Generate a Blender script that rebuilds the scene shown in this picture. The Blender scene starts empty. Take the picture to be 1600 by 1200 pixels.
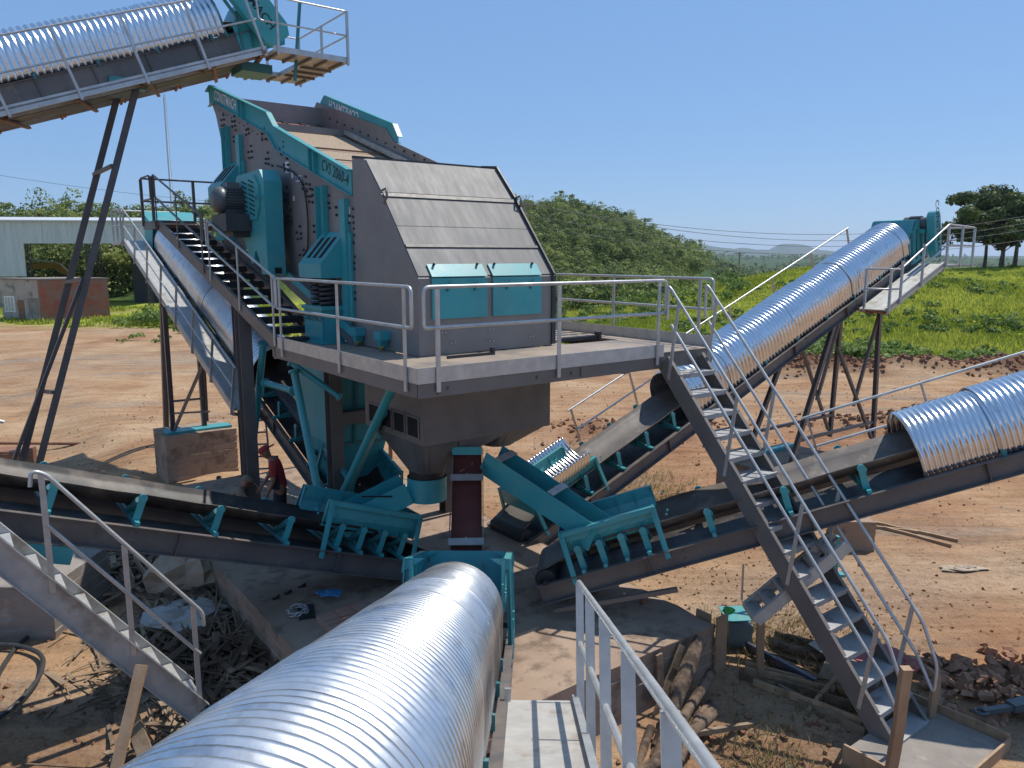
import bpy, math, random
import numpy as np
from math import sin, cos, tan, atan, atan2, pi, radians, sqrt
from mathutils import Vector, Matrix

rnd = random.Random(7)
C = bpy.context.scene.collection
SC = bpy.context.scene

# ------------------------------------------------------------------ camera, sky, sun
PITCH = atan(200 / 1200.0)
cam_d = bpy.data.cameras.new('camera')
cam_d.sensor_fit = 'HORIZONTAL'
cam_d.sensor_width = 36.0
cam_d.lens = 36.0 * 1200 / 1600
cam_d.clip_start = 0.05
cam_d.clip_end = 30000
cam = bpy.data.objects.new('camera', cam_d)
C.objects.link(cam)
cam.location = (0, 0, 5.5)
cam.rotation_euler = (pi / 2 - PITCH, 0, 0)
SC.camera = cam

SUN = Vector((0.424, 0.318, 1.0)).normalized()
w = bpy.data.worlds.new('World')
SC.world = w
w.use_nodes = True
nt = w.node_tree
sky = nt.nodes.new('ShaderNodeTexSky')
sky.sky_type = 'NISHITA'
sky.sun_disc = False
sky.sun_elevation = math.asin(SUN.z)
sky.sun_rotation = atan2(SUN.x, SUN.y)
sky.altitude = 600
sky.air_density = 1.0
sky.dust_density = 0.15
sky.ozone_density = 3.0
bg = nt.nodes['Background']
mixs = nt.nodes.new('ShaderNodeMix')
mixs.data_type = 'RGBA'
mixs.inputs[0].default_value = 0.62
mixs.inputs[7].default_value = (1.9, 3.9, 7.5, 1)      # even blue of a clear tropical noon
nt.links.new(sky.outputs[0], mixs.inputs[6])
nt.links.new(mixs.outputs[2], bg.inputs[0])
bg.inputs[1].default_value = 0.084
sd = bpy.data.lights.new('sun', 'SUN')
sd.energy = 3.6
sd.angle = radians(0.5)
sd.color = (1.0, 0.95, 0.86)
sun = bpy.data.objects.new('sun', sd)
C.objects.link(sun)
sun.rotation_euler = SUN.to_track_quat('Z', 'Y').to_euler()
SC.view_settings.view_transform = 'Standard'
SC.view_settings.look = 'None'
SC.view_settings.exposure = 0.42
SC.view_settings.gamma = 1.0

# ------------------------------------------------------------------ materials
def srgb(r, g, b):
    f = lambda c: c / 12.92 if c <= 0.04045 else ((c + 0.055) / 1.055) ** 2.4
    return (f(r / 255), f(g / 255), f(b / 255), 1)

def pm(name, c1, c2, scale=4.0, rough=0.5, metal=0.0, bump=0.0, bscale=60.0, rvar=0.1, c3=None, s3=1.0, t3=0.62, stretch=None, spec=0.5, dust=0.0, dustcol=(0.30, 0.215, 0.15), grid=0):
    """procedural material: noise mix of two colours, optional patches of a third, bump"""
    m = bpy.data.materials.new(name)
    m.use_nodes = True
    n = m.node_tree
    b = n.nodes['Principled BSDF']
    tc = n.nodes.new('ShaderNodeTexCoord')
    vec = tc.outputs['Object']
    if stretch:
        mp = n.nodes.new('ShaderNodeMapping')
        mp.inputs['Scale'].default_value = stretch
        n.links.new(vec, mp.inputs[0])
        vec = mp.outputs[0]
    def noise(s, d=5, r=0.6):
        t = n.nodes.new('ShaderNodeTexNoise')
        t.inputs['Scale'].default_value = s
        t.inputs['Detail'].default_value = d
        t.inputs['Roughness'].default_value = r
        n.links.new(vec, t.inputs['Vector'])
        return t.outputs[0]
    def ramp(x, a, c, ca=None, cc=None):
        r = n.nodes.new('ShaderNodeValToRGB')
        r.color_ramp.elements[0].position = a
        r.color_ramp.elements[1].position = c
        if ca: r.color_ramp.elements[0].color = ca
        if cc: r.color_ramp.elements[1].color = cc
        n.links.new(x, r.inputs[0])
        return r.outputs[0]
    n1 = noise(scale)
    col = ramp(n1, 0.32, 0.68, tuple(c1[:3]) + (1,), tuple(c2[:3]) + (1,))
    if c3:
        mx = n.nodes.new('ShaderNodeMix')
        mx.data_type = 'RGBA'
        n.links.new(ramp(noise(s3, 8, 0.65), t3 - 0.05, t3 + 0.07), mx.inputs[0])
        n.links.new(col, mx.inputs[6])
        mx.inputs[7].default_value = tuple(c3[:3]) + (1,)
        col = mx.outputs[2]
    if dust:
        # settled stone dust: patchy, thickest on ledges
        ge = n.nodes.new('ShaderNodeNewGeometry'); sx = n.nodes.new('ShaderNodeSeparateXYZ'); n.links.new(ge.outputs['True Normal'], sx.inputs[0])
        m1 = n.nodes.new('ShaderNodeMapRange'); m1.inputs['From Min'].default_value = -0.1; m1.inputs['From Max'].default_value = 0.9; m1.inputs['To Min'].default_value = 0.30; n.links.new(sx.outputs[2], m1.inputs[0])
        m2 = n.nodes.new('ShaderNodeMath'); m2.operation = 'MULTIPLY'; n.links.new(m1.outputs[0], m2.inputs[0]); n.links.new(ramp(noise(3.1, 8, 0.7), 0.36, 0.72), m2.inputs[1])
        m3 = n.nodes.new('ShaderNodeMath'); m3.operation = 'MULTIPLY'; n.links.new(m2.outputs[0], m3.inputs[0]); m3.inputs[1].default_value = dust
        md = n.nodes.new('ShaderNodeMix'); md.data_type = 'RGBA'; n.links.new(m3.outputs[0], md.inputs[0]); n.links.new(col, md.inputs[6]); md.inputs[7].default_value = dustcol + (1,)
        col = md.outputs[2]
        if metal:
            mm = n.nodes.new('ShaderNodeMath'); mm.operation = 'MULTIPLY_ADD'; n.links.new(m3.outputs[0], mm.inputs[0]); mm.inputs[1].default_value = -metal; mm.inputs[2].default_value = metal
            n.links.new(mm.outputs[0], b.inputs['Metallic'])
    n.links.new(col, b.inputs['Base Color'])
    mr = n.nodes.new('ShaderNodeMapRange')
    mr.inputs['To Min'].default_value = max(0.02, rough - rvar)
    mr.inputs['To Max'].default_value = min(1, rough + rvar)
    n.links.new(noise(scale * 2.3), mr.inputs[0])
    n.links.new(mr.outputs[0], b.inputs['Roughness'])
    if not b.inputs['Metallic'].is_linked: b.inputs['Metallic'].default_value = metal
    b.inputs['Specular IOR Level'].default_value = spec
    if bump:
        bp = n.nodes.new('ShaderNodeBump')
        bp.inputs['Strength'].default_value = bump
        bp.inputs['Distance'].default_value = 0.02
        n.links.new(noise(bscale, 6, 0.65), bp.inputs['Height'])
        if grid:
            ck = n.nodes.new('ShaderNodeTexChecker'); ck.inputs['Scale'].default_value = grid; n.links.new(vec, ck.inputs[0]); n.links.new(ck.outputs['Fac'], bp.inputs['Height'])
        n.links.new(bp.outputs[0], b.inputs['Normal'])
    return m

M = {}
M['grey'] = pm('anthracite_paint', (0.115, 0.107, 0.103), (0.155, 0.146, 0.14), 1.6, 0.45, 0.0, 0.05, 30, 0.10, (0.16, 0.145, 0.13), 2.2, 0.66, dust=0.5)
M['plate'] = pm('anthracite_paint_lit', (0.18, 0.168, 0.160), (0.235, 0.22, 0.207), 1.3, 0.45, 0.0, 0.06, 26, 0.10, (0.26, 0.23, 0.205), 2.0, 0.62, dust=0.5)  # the hopper's grey lightened, for the brighter light the screen sides face
M['treaddark'] = pm('dark_tread', (0.03, 0.03, 0.03), (0.055, 0.052, 0.05), 4.0, 0.85, spec=0.15)
M['gridplate'] = pm('gridded_deck', (0.40, 0.39, 0.365), (0.52, 0.505, 0.47), 4.0, 0.55, 0.25, 0.35, 60, 0.1, (0.33, 0.29, 0.245), 2.5, 0.60, dust=0.4, grid=55)
M['greylight'] = pm('dusty_grey_paint', (0.14, 0.137, 0.133), (0.165, 0.161, 0.157), 2.0, 0.58, 0.0, 0.05, 30, 0.12, (0.20, 0.196, 0.19), 1.3, 0.60, stretch=(2.2, .5, .5), dust=0.2, spec=0.35)
M['frame'] = pm('conveyor_frame_paint', (0.080, 0.078, 0.082), (0.12, 0.115, 0.115), 2.0, 0.42, 0.0, 0.04, 40, 0.12, (0.19, 0.165, 0.14), 3.0, 0.64, dust=0.6)
M['primer'] = pm('brown_grey_steel', (0.13, 0.105, 0.095), (0.18, 0.15, 0.13), 2.0, 0.5, 0.0, 0.04, 40)
M['rustred'] = pm('red_oxide_primer', (0.12, 0.028, 0.022), (0.16, 0.045, 0.035), 3.0, 0.6)
M['rust'] = pm('rusty_brown_steel', (0.20, 0.085, 0.045), (0.30, 0.15, 0.085), 5.0, 0.7)
M['teal'] = pm('turquoise_paint', (0.025, 0.30, 0.33), (0.042, 0.355, 0.375), 1.8, 0.40, 0.0, 0.03, 30, 0.10, (0.085, 0.345, 0.345), 2.5, 0.64, dust=0.42)
M['tealdark'] = pm('turquoise_paint_worn', (0.015, 0.16, 0.175), (0.025, 0.20, 0.215), 2.5, 0.42, dust=0.4)
M['galv'] = pm('galvanised_rail', (0.42, 0.42, 0.41), (0.56, 0.555, 0.54), 6.0, 0.42, 0.55, 0.03, 80, 0.12)
M['tread'] = pm('worn_tread_steel', (0.30, 0.297, 0.29), (0.40, 0.393, 0.385), 5.0, 0.55, 0.1, 0.35, 60, 0.1, (0.22, 0.20, 0.18), 4.0, 0.60)
M['galvdeck'] = pm('galvanised_deck', (0.38, 0.37, 0.35), (0.52, 0.51, 0.48), 5.0, 0.5, 0.35, 0.25, 90, 0.1, (0.30, 0.27, 0.23), 2.0, 0.6)
M['sheet'] = pm('corrugated_zinc', (0.66, 0.69, 0.73), (0.78, 0.80, 0.83), 2.5, 0.24, 1.0, 0.02, 120, 0.08, (0.56, 0.575, 0.59), 5.0, 0.60, dust=0.22, dustcol=(0.34, 0.29, 0.24))
M['sheetold'] = pm('corrugated_zinc_matt', (0.62, 0.64, 0.66), (0.76, 0.77, 0.78), 3.0, 0.32, 1.0, 0.03, 140, 0.09, (0.52, 0.53, 0.54), 6.0, 0.58, dust=0.28, dustcol=(0.36, 0.32, 0.28))
M['belt'] = pm('rubber_belt', (0.022, 0.021, 0.021), (0.042, 0.038, 0.036), 2.0, 0.55, 0.0, 0.04, 50, 0.1, (0.11, 0.088, 0.072), 1.6, 0.55)
M['beltdust'] = pm('dusty_rubber_belt', (0.085, 0.072, 0.062), (0.16, 0.135, 0.115), 1.4, 0.6, 0.0, 0.06, 60, 0.1, (0.24, 0.20, 0.165), 3.0, 0.60)
M['rubber'] = pm('black_rubber', (0.012, 0.012, 0.012), (0.025, 0.024, 0.023), 6.0, 0.5)
M['dark'] = pm('dark_steel', (0.03, 0.03, 0.032), (0.05, 0.05, 0.052), 4.0, 0.5)
M['hole_shade'] = pm('opening_shade_black', (0.006, 0.006, 0.006), (0.012, 0.012, 0.012), 4.0, 0.9)  # near-black colour standing in for the shade inside slots and openings
M['motor'] = pm('motor_grey', (0.075, 0.085, 0.088), (0.10, 0.11, 0.115), 4.0, 0.4)
M['mesh'] = pm('sandy_screen_mesh', (0.30, 0.22, 0.15), (0.42, 0.31, 0.21), 22.0, 0.7, 0.0, 0.6, 110, 0.1, (0.20, 0.14, 0.10), 30.0, 0.58)
M['meshred'] = pm('red_screen_panel', (0.38, 0.12, 0.075), (0.46, 0.17, 0.10), 8.0, 0.6)
M['concrete'] = pm('cast_concrete', (0.28, 0.195, 0.14), (0.39, 0.285, 0.21), 1.2, 0.85, 0.0, 0.35, 24, 0.08, (0.19, 0.135, 0.10), 2.6, 0.56, spec=0.2)
M['concretegrey'] = pm('grey_concrete', (0.22, 0.19, 0.165), (0.31, 0.27, 0.235), 2.0, 0.85, 0.0, 0.35, 24, 0.08, (0.36, 0.32, 0.28), 3.0, 0.62, spec=0.2)
M['plaster'] = pm('stained_plaster', (0.36, 0.31, 0.25), (0.46, 0.40, 0.33), 0.8, 0.85, 0.0, 0.1, 12, 0.05, (0.22, 0.18, 0.15), 1.4, 0.56)
M['wood'] = pm('raw_wood', (0.30, 0.185, 0.105), (0.42, 0.28, 0.17), 5.0, 0.75, 0.0, 0.3, 30, 0.1, (0.17, 0.10, 0.06), 3.0, 0.62, stretch=(1, 1, 0.25))
M['woodgrey'] = pm('weathered_wood', (0.22, 0.155, 0.10), (0.38, 0.285, 0.195), 1.1, 0.85, 0.0, 0.3, 30, 0.1, (0.13, 0.085, 0.055), 0.8, 0.50, spec=0.15)
M['bark'] = pm('log_bark', (0.12, 0.075, 0.048), (0.25, 0.17, 0.11), 7.0, 0.9, 0.0, 0.9, 16, 0.08, (0.06, 0.038, 0.026), 4.0, 0.52)
M['brickred'] = pm('red_painted_brick', (0.30, 0.075, 0.05), (0.38, 0.12, 0.075), 1.5, 0.8, 0.0, 0.3, 10, 0.1, (0.26, 0.15, 0.11), 0.9, 0.50)
M['shed'] = pm('corrugated_wall_white', (0.52, 0.53, 0.54), (0.62, 0.63, 0.64), 0.6, 0.45, 0.1, 0.0, 10, 0.1, (0.46, 0.46, 0.45), 0.5, 0.6, stretch=(6, 6, 0.4))
M['yellow'] = pm('machine_yellow', (0.55, 0.27, 0.02), (0.62, 0.33, 0.03), 2.0, 0.45)
M['white'] = pm('white_paint', (0.72, 0.72, 0.70), (0.80, 0.80, 0.78), 3.0, 0.5)
M['black'] = pm('black_paint', (0.01, 0.01, 0.01), (0.016, 0.016, 0.016), 3.0, 0.5)
M['skin'] = pm('skin', (0.22, 0.10, 0.06), (0.26, 0.125, 0.075), 6.0, 0.5)
M['redcloth'] = pm('red_cloth', (0.26, 0.018, 0.018), (0.34, 0.03, 0.028), 8.0, 0.85)
M['navycloth'] = pm('navy_cloth', (0.010, 0.011, 0.016), (0.02, 0.021, 0.03), 8.0, 0.85)
M['tancloth'] = pm('tan_cloth', (0.20, 0.15, 0.10), (0.28, 0.21, 0.14), 8.0, 0.85)
M['bluepl'] = pm('blue_plastic', (0.02, 0.06, 0.22), (0.03, 0.09, 0.30), 4.0, 0.35)
M['purplepl'] = pm('dusky_blue_plastic', (0.07, 0.08, 0.16), (0.09, 0.10, 0.19), 4.0, 0.35)
M['sheetblue'] = pm('blue_tarp', (0.05, 0.20, 0.40), (0.08, 0.27, 0.50), 4.0, 0.5)
M['sack'] = pm('dusty_sack', (0.32, 0.245, 0.17), (0.44, 0.35, 0.26), 3.0, 0.8, 0.0, 0.4, 14)
M['dirtred'] = pm('red_earth_clod', (0.17, 0.085, 0.050), (0.28, 0.155, 0.10), 4.0, 0.95, 0.0, 0.6, 20, 0.03, spec=0.1)

def leafmat(name, ca, cb, trans=0.25):
    m = bpy.data.materials.new(name)
    m.use_nodes = True
    n = m.node_tree
    b = n.nodes['Principled BSDF']
    at = n.nodes.new('ShaderNodeAttribute')
    at.attribute_name = 'tint'
    r = n.nodes.new('ShaderNodeValToRGB')
    r.color_ramp.elements[0].color = ca + (1,)
    r.color_ramp.elements[1].color = cb + (1,)
    n.links.new(at.outputs['Fac'], r.inputs[0])
    n.links.new(r.outputs[0], b.inputs['Base Color'])
    b.inputs['Roughness'].default_value = 0.6
    b.inputs['Specular IOR Level'].default_value = 0.25
    tr = n.nodes.new('ShaderNodeBsdfTranslucent')
    n.links.new(r.outputs[0], tr.inputs[0])
    mx = n.nodes.new('ShaderNodeMixShader')
    mx.inputs[0].default_value = trans
    n.links.new(b.outputs[0], mx.inputs[1])
    n.links.new(tr.outputs[0], mx.inputs[2])
    n.links.new(mx.outputs[0], n.nodes['Material Output'].inputs[0])
    return m
M['leaf'] = leafmat('forest_leaves', (0.075, 0.12, 0.034), (0.36, 0.40, 0.11), .35)
M['leafbig'] = leafmat('tree_leaves', (0.028, 0.055, 0.016), (0.14, 0.175, 0.04), .3)
M['grass'] = leafmat('grass_blades', (0.25, 0.30, 0.030), (0.56, 0.56, 0.095), 0.4)
M['drygrass'] = leafmat('dry_grass', (0.17, 0.15, 0.05), (0.40, 0.31, 0.15), 0.3)
M['weed'] = leafmat('weed_leaves', (0.09, 0.15, 0.03), (0.24, 0.33, 0.085), 0.35)

# ------------------------------------------------------------------ frames, things, mesh builder
WORLD = (0.0, 0.0, 0.0, 0.0)
TH = radians(37)
PLANT = (-1.24, 10.45, 0.0, TH)          # x along the front of the screen, y along its length
BASE = {}

def fpt(fr, p):
    c, s = cos(fr[3]), sin(fr[3])
    return Vector((fr[0] + p[0] * c - p[1] * s, fr[1] + p[0] * s + p[1] * c, fr[2] + p[2]))

def W(x, y, z):
    return fpt(PLANT, (x, y, z))

def tag(o, label=None, cat=None, group=None, kind=None):
    if label: o['label'] = label
    if cat: o['category'] = cat
    if group: o['group'] = group
    if kind: o['kind'] = kind
    return o

def thing(name, label, cat, base=(0, 0, 0), fr=WORLD, group=None):
    o = bpy.data.objects.new(name, None)
    o.empty_display_size = 0.3
    C.objects.link(o)
    o.location = fpt(fr, base)
    o.rotation_euler = (0, 0, fr[3])
    BASE[o.name] = Vector(base)
    return tag(o, label, cat, group)

def vnorm(a):
    a = Vector(a)
    return a.normalized() if a.length > 1e-9 else Vector((0, 0, 1))

class MB:
    def __init__(s):
        s.v, s.f, s.sm, s.mi = [], [], [], []
        s.cur = 0
    def add(s, vs, fs, smooth=False):
        k = len(s.v)
        s.v.extend([tuple(p) for p in vs])
        for f in fs:
            s.f.append([i + k for i in f]); s.sm.append(smooth); s.mi.append(s.cur)
        return s
    def box(s, c, d, ax=None):
        c = Vector(c)
        X, Y, Z = ax if ax else (Vector((1, 0, 0)), Vector((0, 1, 0)), Vector((0, 0, 1)))
        vs = [c + X * (a * d[0] / 2) + Y * (b * d[1] / 2) + Z * (e * d[2] / 2) for a in (-1, 1) for b in (-1, 1) for e in (-1, 1)]
        return s.add(vs, [(0, 1, 3, 2), (4, 6, 7, 5), (0, 4, 5, 1), (2, 3, 7, 6), (0, 2, 6, 4), (1, 5, 7, 3)])
    def rock(s, c, d, ax, rg, j=.32):
        s.box(c, d, ax)
        for i in range(8):
            p = s.v[-8 + i]; s.v[-8 + i] = tuple(p[k] + (c[k] - p[k]) * rg.uniform(0, j * 1.6) + rg.uniform(-j, j) * min(d) * .35 for k in range(3))
        return s
    def bx(s, x0, x1, y0, y1, z0, z1):
        return s.box(((x0 + x1) / 2, (y0 + y1) / 2, (z0 + z1) / 2), (x1 - x0, y1 - y0, z1 - z0))
    def bar(s, p, q, w, h, up=(0, 0, 1)):
        p, q = Vector(p), Vector(q)
        X = vnorm(q - p)
        Y = vnorm(Vector(up).cross(X))
        if Vector(up).cross(X).length < 1e-4: Y = Vector((0, 1, 0)) if abs(X.y) < .9 else Vector((1, 0, 0))
        Z = X.cross(Y)
        return s.box((p + q) / 2, ((q - p).length, w, h), (X, Y, Z))
    def chan(s, p, q, side, d, fl, t=0.012, up=(0, 0, 1)):
        """C channel: web of depth d along p-q (bottom edge line), flanges pointing along side"""
        p, q = Vector(p), Vector(q)
        X = vnorm(q - p)
        Y = vnorm(Vector(side) - X * X.dot(Vector(side)))
        Z = X.cross(Y)
        if Z.dot(Vector(up)) < 0: Z = -Z
        L = (q - p).length
        m = (p + q) / 2
        s.box(m + Z * d / 2 + Y * t / 2, (L, t, d), (X, Y, Z))
        s.box(m + Z * (t / 2) + Y * (t + (fl - t) / 2), (L, fl - t, t), (X, Y, Z))
        s.box(m + Z * (d - t / 2) + Y * (t + (fl - t) / 2), (L, fl - t, t), (X, Y, Z))
        return s
    def ibeam(s, p, q, d, fl, up, t=0.014):
        p, q = Vector(p), Vector(q)
        X = vnorm(q - p); Z = vnorm(Vector(up) - X * X.dot(Vector(up))); Y = Z.cross(X)
        L = (q - p).length; m = (p + q) / 2
        s.box(m, (L, t, d - 2 * t), (X, Y, Z))
        for k in (-1, 1): s.box(m + Z * k * (d - t) / 2, (L, fl, t), (X, Y, Z))
        return s
    def tube(s, pts, r, n=8, closed=False, caps=True, smooth=True):
        P = [Vector(p) for p in pts]
        R = r if isinstance(r, (list, tuple)) else [r] * len(P)
        N = len(P)
        rings = []
        ref = None
        for i in range(N):
            if closed: t = vnorm(P[(i + 1) % N] - P[i - 1])
            elif i == 0: t = vnorm(P[1] - P[0])
            elif i == N - 1: t = vnorm(P[-1] - P[-2])
            else: t = vnorm(vnorm(P[i + 1] - P[i]) + vnorm(P[i] - P[i - 1]))
            if ref is None:
                ref = Vector((0, 0, 1)) if abs(t.z) < 0.9 else Vector((1, 0, 0))
            a = vnorm(ref - t * ref.dot(t)); b = t.cross(a); ref = a
            rings.append([P[i] + (a * cos(2 * pi * k / n) + b * sin(2 * pi * k / n)) * R[i] for k in range(n)])
        vs = [p for rg in rings for p in rg]
        fs = []
        for i in range(N if closed else N - 1):
            j = (i + 1) % N
            for k in range(n):
                fs.append((i * n + k, i * n + (k + 1) % n, j * n + (k + 1) % n, j * n + k))
        s.add(vs, fs, smooth)
        if caps and not closed:
            s.add(rings[0], [tuple(range(n - 1, -1, -1))]); s.add(rings[-1], [tuple(range(n))])
        return s
    def cyl(s, p, q, r, n=20, r2=None, smooth=True):
        return s.tube([p, q], [r, r if r2 is None else r2], n, smooth=smooth)
    def prism(s, poly, vec):
        P = [Vector(p) for p in poly]; V = Vector(vec); n = len(P)
        nn = Vector((0, 0, 0))
        for i in range(n): nn += P[i].cross(P[(i + 1) % n])
        if nn.dot(V) > 0: P = P[::-1]
        vs = P + [p + V for p in P]
        fs = [tuple(range(n)), tuple(range(2 * n - 1, n - 1, -1))]
        for i in range(n):
            j = (i + 1) % n
            fs.append((j, i, i + n, j + n))
        return s.add(vs, fs)
    def loft(s, rings, closed=True, caps=True, smooth=True):
        n = len(rings[0]); vs = [p for r in rings for p in r]; fs = []
        for i in range(len(rings) - 1):
            for k in range(n if closed else n - 1):
                fs.append((i * n + k, i * n + (k + 1) % n, (i + 1) * n + (k + 1) % n, (i + 1) * n + k))
        s.add(vs, fs, smooth)
        if caps and closed:
            s.add(rings[0], [tuple(range(n - 1, -1, -1))]); s.add(rings[-1], [tuple(range(n))])
        return s
    def build(s, name, mat, parent=None, label=None, attr=None):
        me = bpy.data.meshes.new(name)
        off = Vector((0, 0, 0))
        if parent is not None:
            r = parent
            while r.parent: r = r.parent
            off = BASE[r.name]
        a = np.array(s.v, dtype=np.float64).reshape(-1, 3) - np.array(off)
        me.from_pydata(a.tolist(), [], s.f)
        me.polygons.foreach_set('use_smooth', s.sm)
        for m in (mat if isinstance(mat, (list, tuple)) else [mat]): me.materials.append(M[m] if isinstance(m, str) else m)
        if any(s.mi): me.polygons.foreach_set('material_index', s.mi)
        me.update()
        o = bpy.data.objects.new(name, me)
        C.objects.link(o)
        if parent is not None: o.parent = parent
        if label: o['label'] = label
        return o
    def thing(s, name, mat, label, cat, base=None, fr=WORLD, group=None, kind=None):
        """a top-level object that is one mesh"""
        a = np.array(s.v, dtype=np.float64).reshape(-1, 3)
        if base is None:
            mn, mx = a.min(0), a.max(0)
            base = ((mn[0] + mx[0]) / 2, (mn[1] + mx[1]) / 2, mn[2])
        e = bpy.data.objects.new('tmp', None)
        BASE[e.name] = Vector(base)
        o = s.build(name, mat, None)
        me = o.data
        a = a - np.array(base)
        me.vertices.foreach_set('co', a.ravel()); me.update()
        o.location = fpt(fr, base); o.rotation_euler = (0, 0, fr[3])
        bpy.data.objects.remove(e)
        return tag(o, label, cat, group, kind)

def npmesh(name, verts, quads, mat, tint=None, tri=False, smooth=False):
    me = bpy.data.meshes.new(name)
    k = 3 if tri else 4
    nv, nf = len(verts), len(quads)
    me.vertices.add(nv); me.vertices.foreach_set('co', np.asarray(verts, dtype=np.float32).ravel())
    me.loops.add(nf * k); me.loops.foreach_set('vertex_index', np.asarray(quads, dtype=np.int32).ravel())
    me.polygons.add(nf)
    me.polygons.foreach_set('loop_start', np.arange(0, nf * k, k, dtype=np.int32))
    if smooth: me.polygons.foreach_set('use_smooth', np.ones(nf, dtype=bool))
    me.update(calc_edges=True)
    me.validate()
    if tint is not None:
        at = me.attributes.new('tint', 'FLOAT', 'POINT')
        at.data.foreach_set('value', np.asarray(tint, dtype=np.float32))
    me.materials.append(M[mat] if isinstance(mat, str) else mat)
    o = bpy.data.objects.new(name, me)
    C.objects.link(o)
    return o

def arc(c, r, a0, a1, n, X, Y):
    return [Vector(c) + Vector(X) * (r * cos(a0 + (a1 - a0) * i / n)) + Vector(Y) * (r * sin(a0 + (a1 - a0) * i / n)) for i in range(n + 1)]

def fillet(pts, r, n=4):
    """round the corners of a polyline"""
    P = [Vector(p) for p in pts]; out = [P[0]]
    for i in range(1, len(P) - 1):
        a = P[i - 1] - P[i]; b = P[i + 1] - P[i]
        d = min(r, a.length * .45, b.length * .45)
        p0 = P[i] + vnorm(a) * d; p1 = P[i] + vnorm(b) * d
        for k in range(n + 1):
            t = k / n
            out.append(p0 * (1 - t) ** 2 + P[i] * 2 * t * (1 - t) + p1 * t * t)
    out.append(P[-1])
    return out

def text_mb(body, origin, X, Y, size, depth=0.004, mirror=False, bold=0.0, spacing=1.0, xs=1.0):
    cu = bpy.data.curves.new('lettering', 'FONT')
    cu.body = body; cu.size = size; cu.align_x = 'CENTER'; cu.align_y = 'CENTER'; cu.offset = bold; cu.resolution_u = 3
    cu.space_character = spacing
    ob = bpy.data.objects.new('lettering', cu)
    C.objects.link(ob)
    dg = bpy.context.evaluated_depsgraph_get(); dg.update()
    me = bpy.data.meshes.new_from_object(ob.evaluated_get(dg))
    X, Y = vnorm(X), vnorm(Y); N = X.cross(Y)
    sx = -xs if mirror else xs
    mb = MB()
    vs = [Vector(origin) + X * (v.co.x * sx) + Y * v.co.y + N * depth for v in me.vertices]
    mb.add(vs, [tuple(p.vertices) if not mirror else tuple(p.vertices)[::-1] for p in me.polygons])
    bpy.data.objects.remove(ob); bpy.data.curves.remove(cu); bpy.data.meshes.remove(me)
    return mb

# handrail: rail tubes are one part, each post a sub-part
def handrail(parent, runs, posts, r=0.021, postw=(0.05, 0.02), mat='galv', postmat=None, pface=None):
    mb = MB()
    for run in runs: mb.tube(run, r, 8)
    h = mb.build('handrail', mat, parent)
    for (a, b) in posts:
        q = MB()
        up = pface if pface is not None else (1, 0, 0)
        q.bar(a, b, postw[0], postw[1], up)
        q.build('post', postmat or mat, h)
    return h

# ------------------------------------------------------------------ terrain
def sstep(a, b, x):
    t = np.clip((np.asarray(x, dtype=float) - a) / (b - a), 0, 1)
    return t * t * (3 - 2 * t)
_rg = np.random.RandomState(3)
_G = _rg.rand(64, 64)
def vn(x, y, s):
    """smooth value noise, -1..1"""
    x = np.asarray(x, float) / s + 1000; y = np.asarray(y, float) / s + 1000
    xi = np.floor(x).astype(int); yi = np.floor(y).astype(int)
    fx = x - xi; fy = y - yi
    fx = fx * fx * (3 - 2 * fx); fy = fy * fy * (3 - 2 * fy)
    g = lambda i, j: _G[i % 64, j % 64]
    return 2 * ((g(xi, yi) * (1 - fx) + g(xi + 1, yi) * fx) * (1 - fy) + (g(xi, yi + 1) * (1 - fx) + g(xi + 1, yi + 1) * fx) * fy) - 1

def loc_xy(x, y):
    dx, dy = x - PLANT[0], y - PLANT[1]
    return dx * cos(TH) + dy * sin(TH), -dx * sin(TH) + dy * cos(TH)

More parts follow.
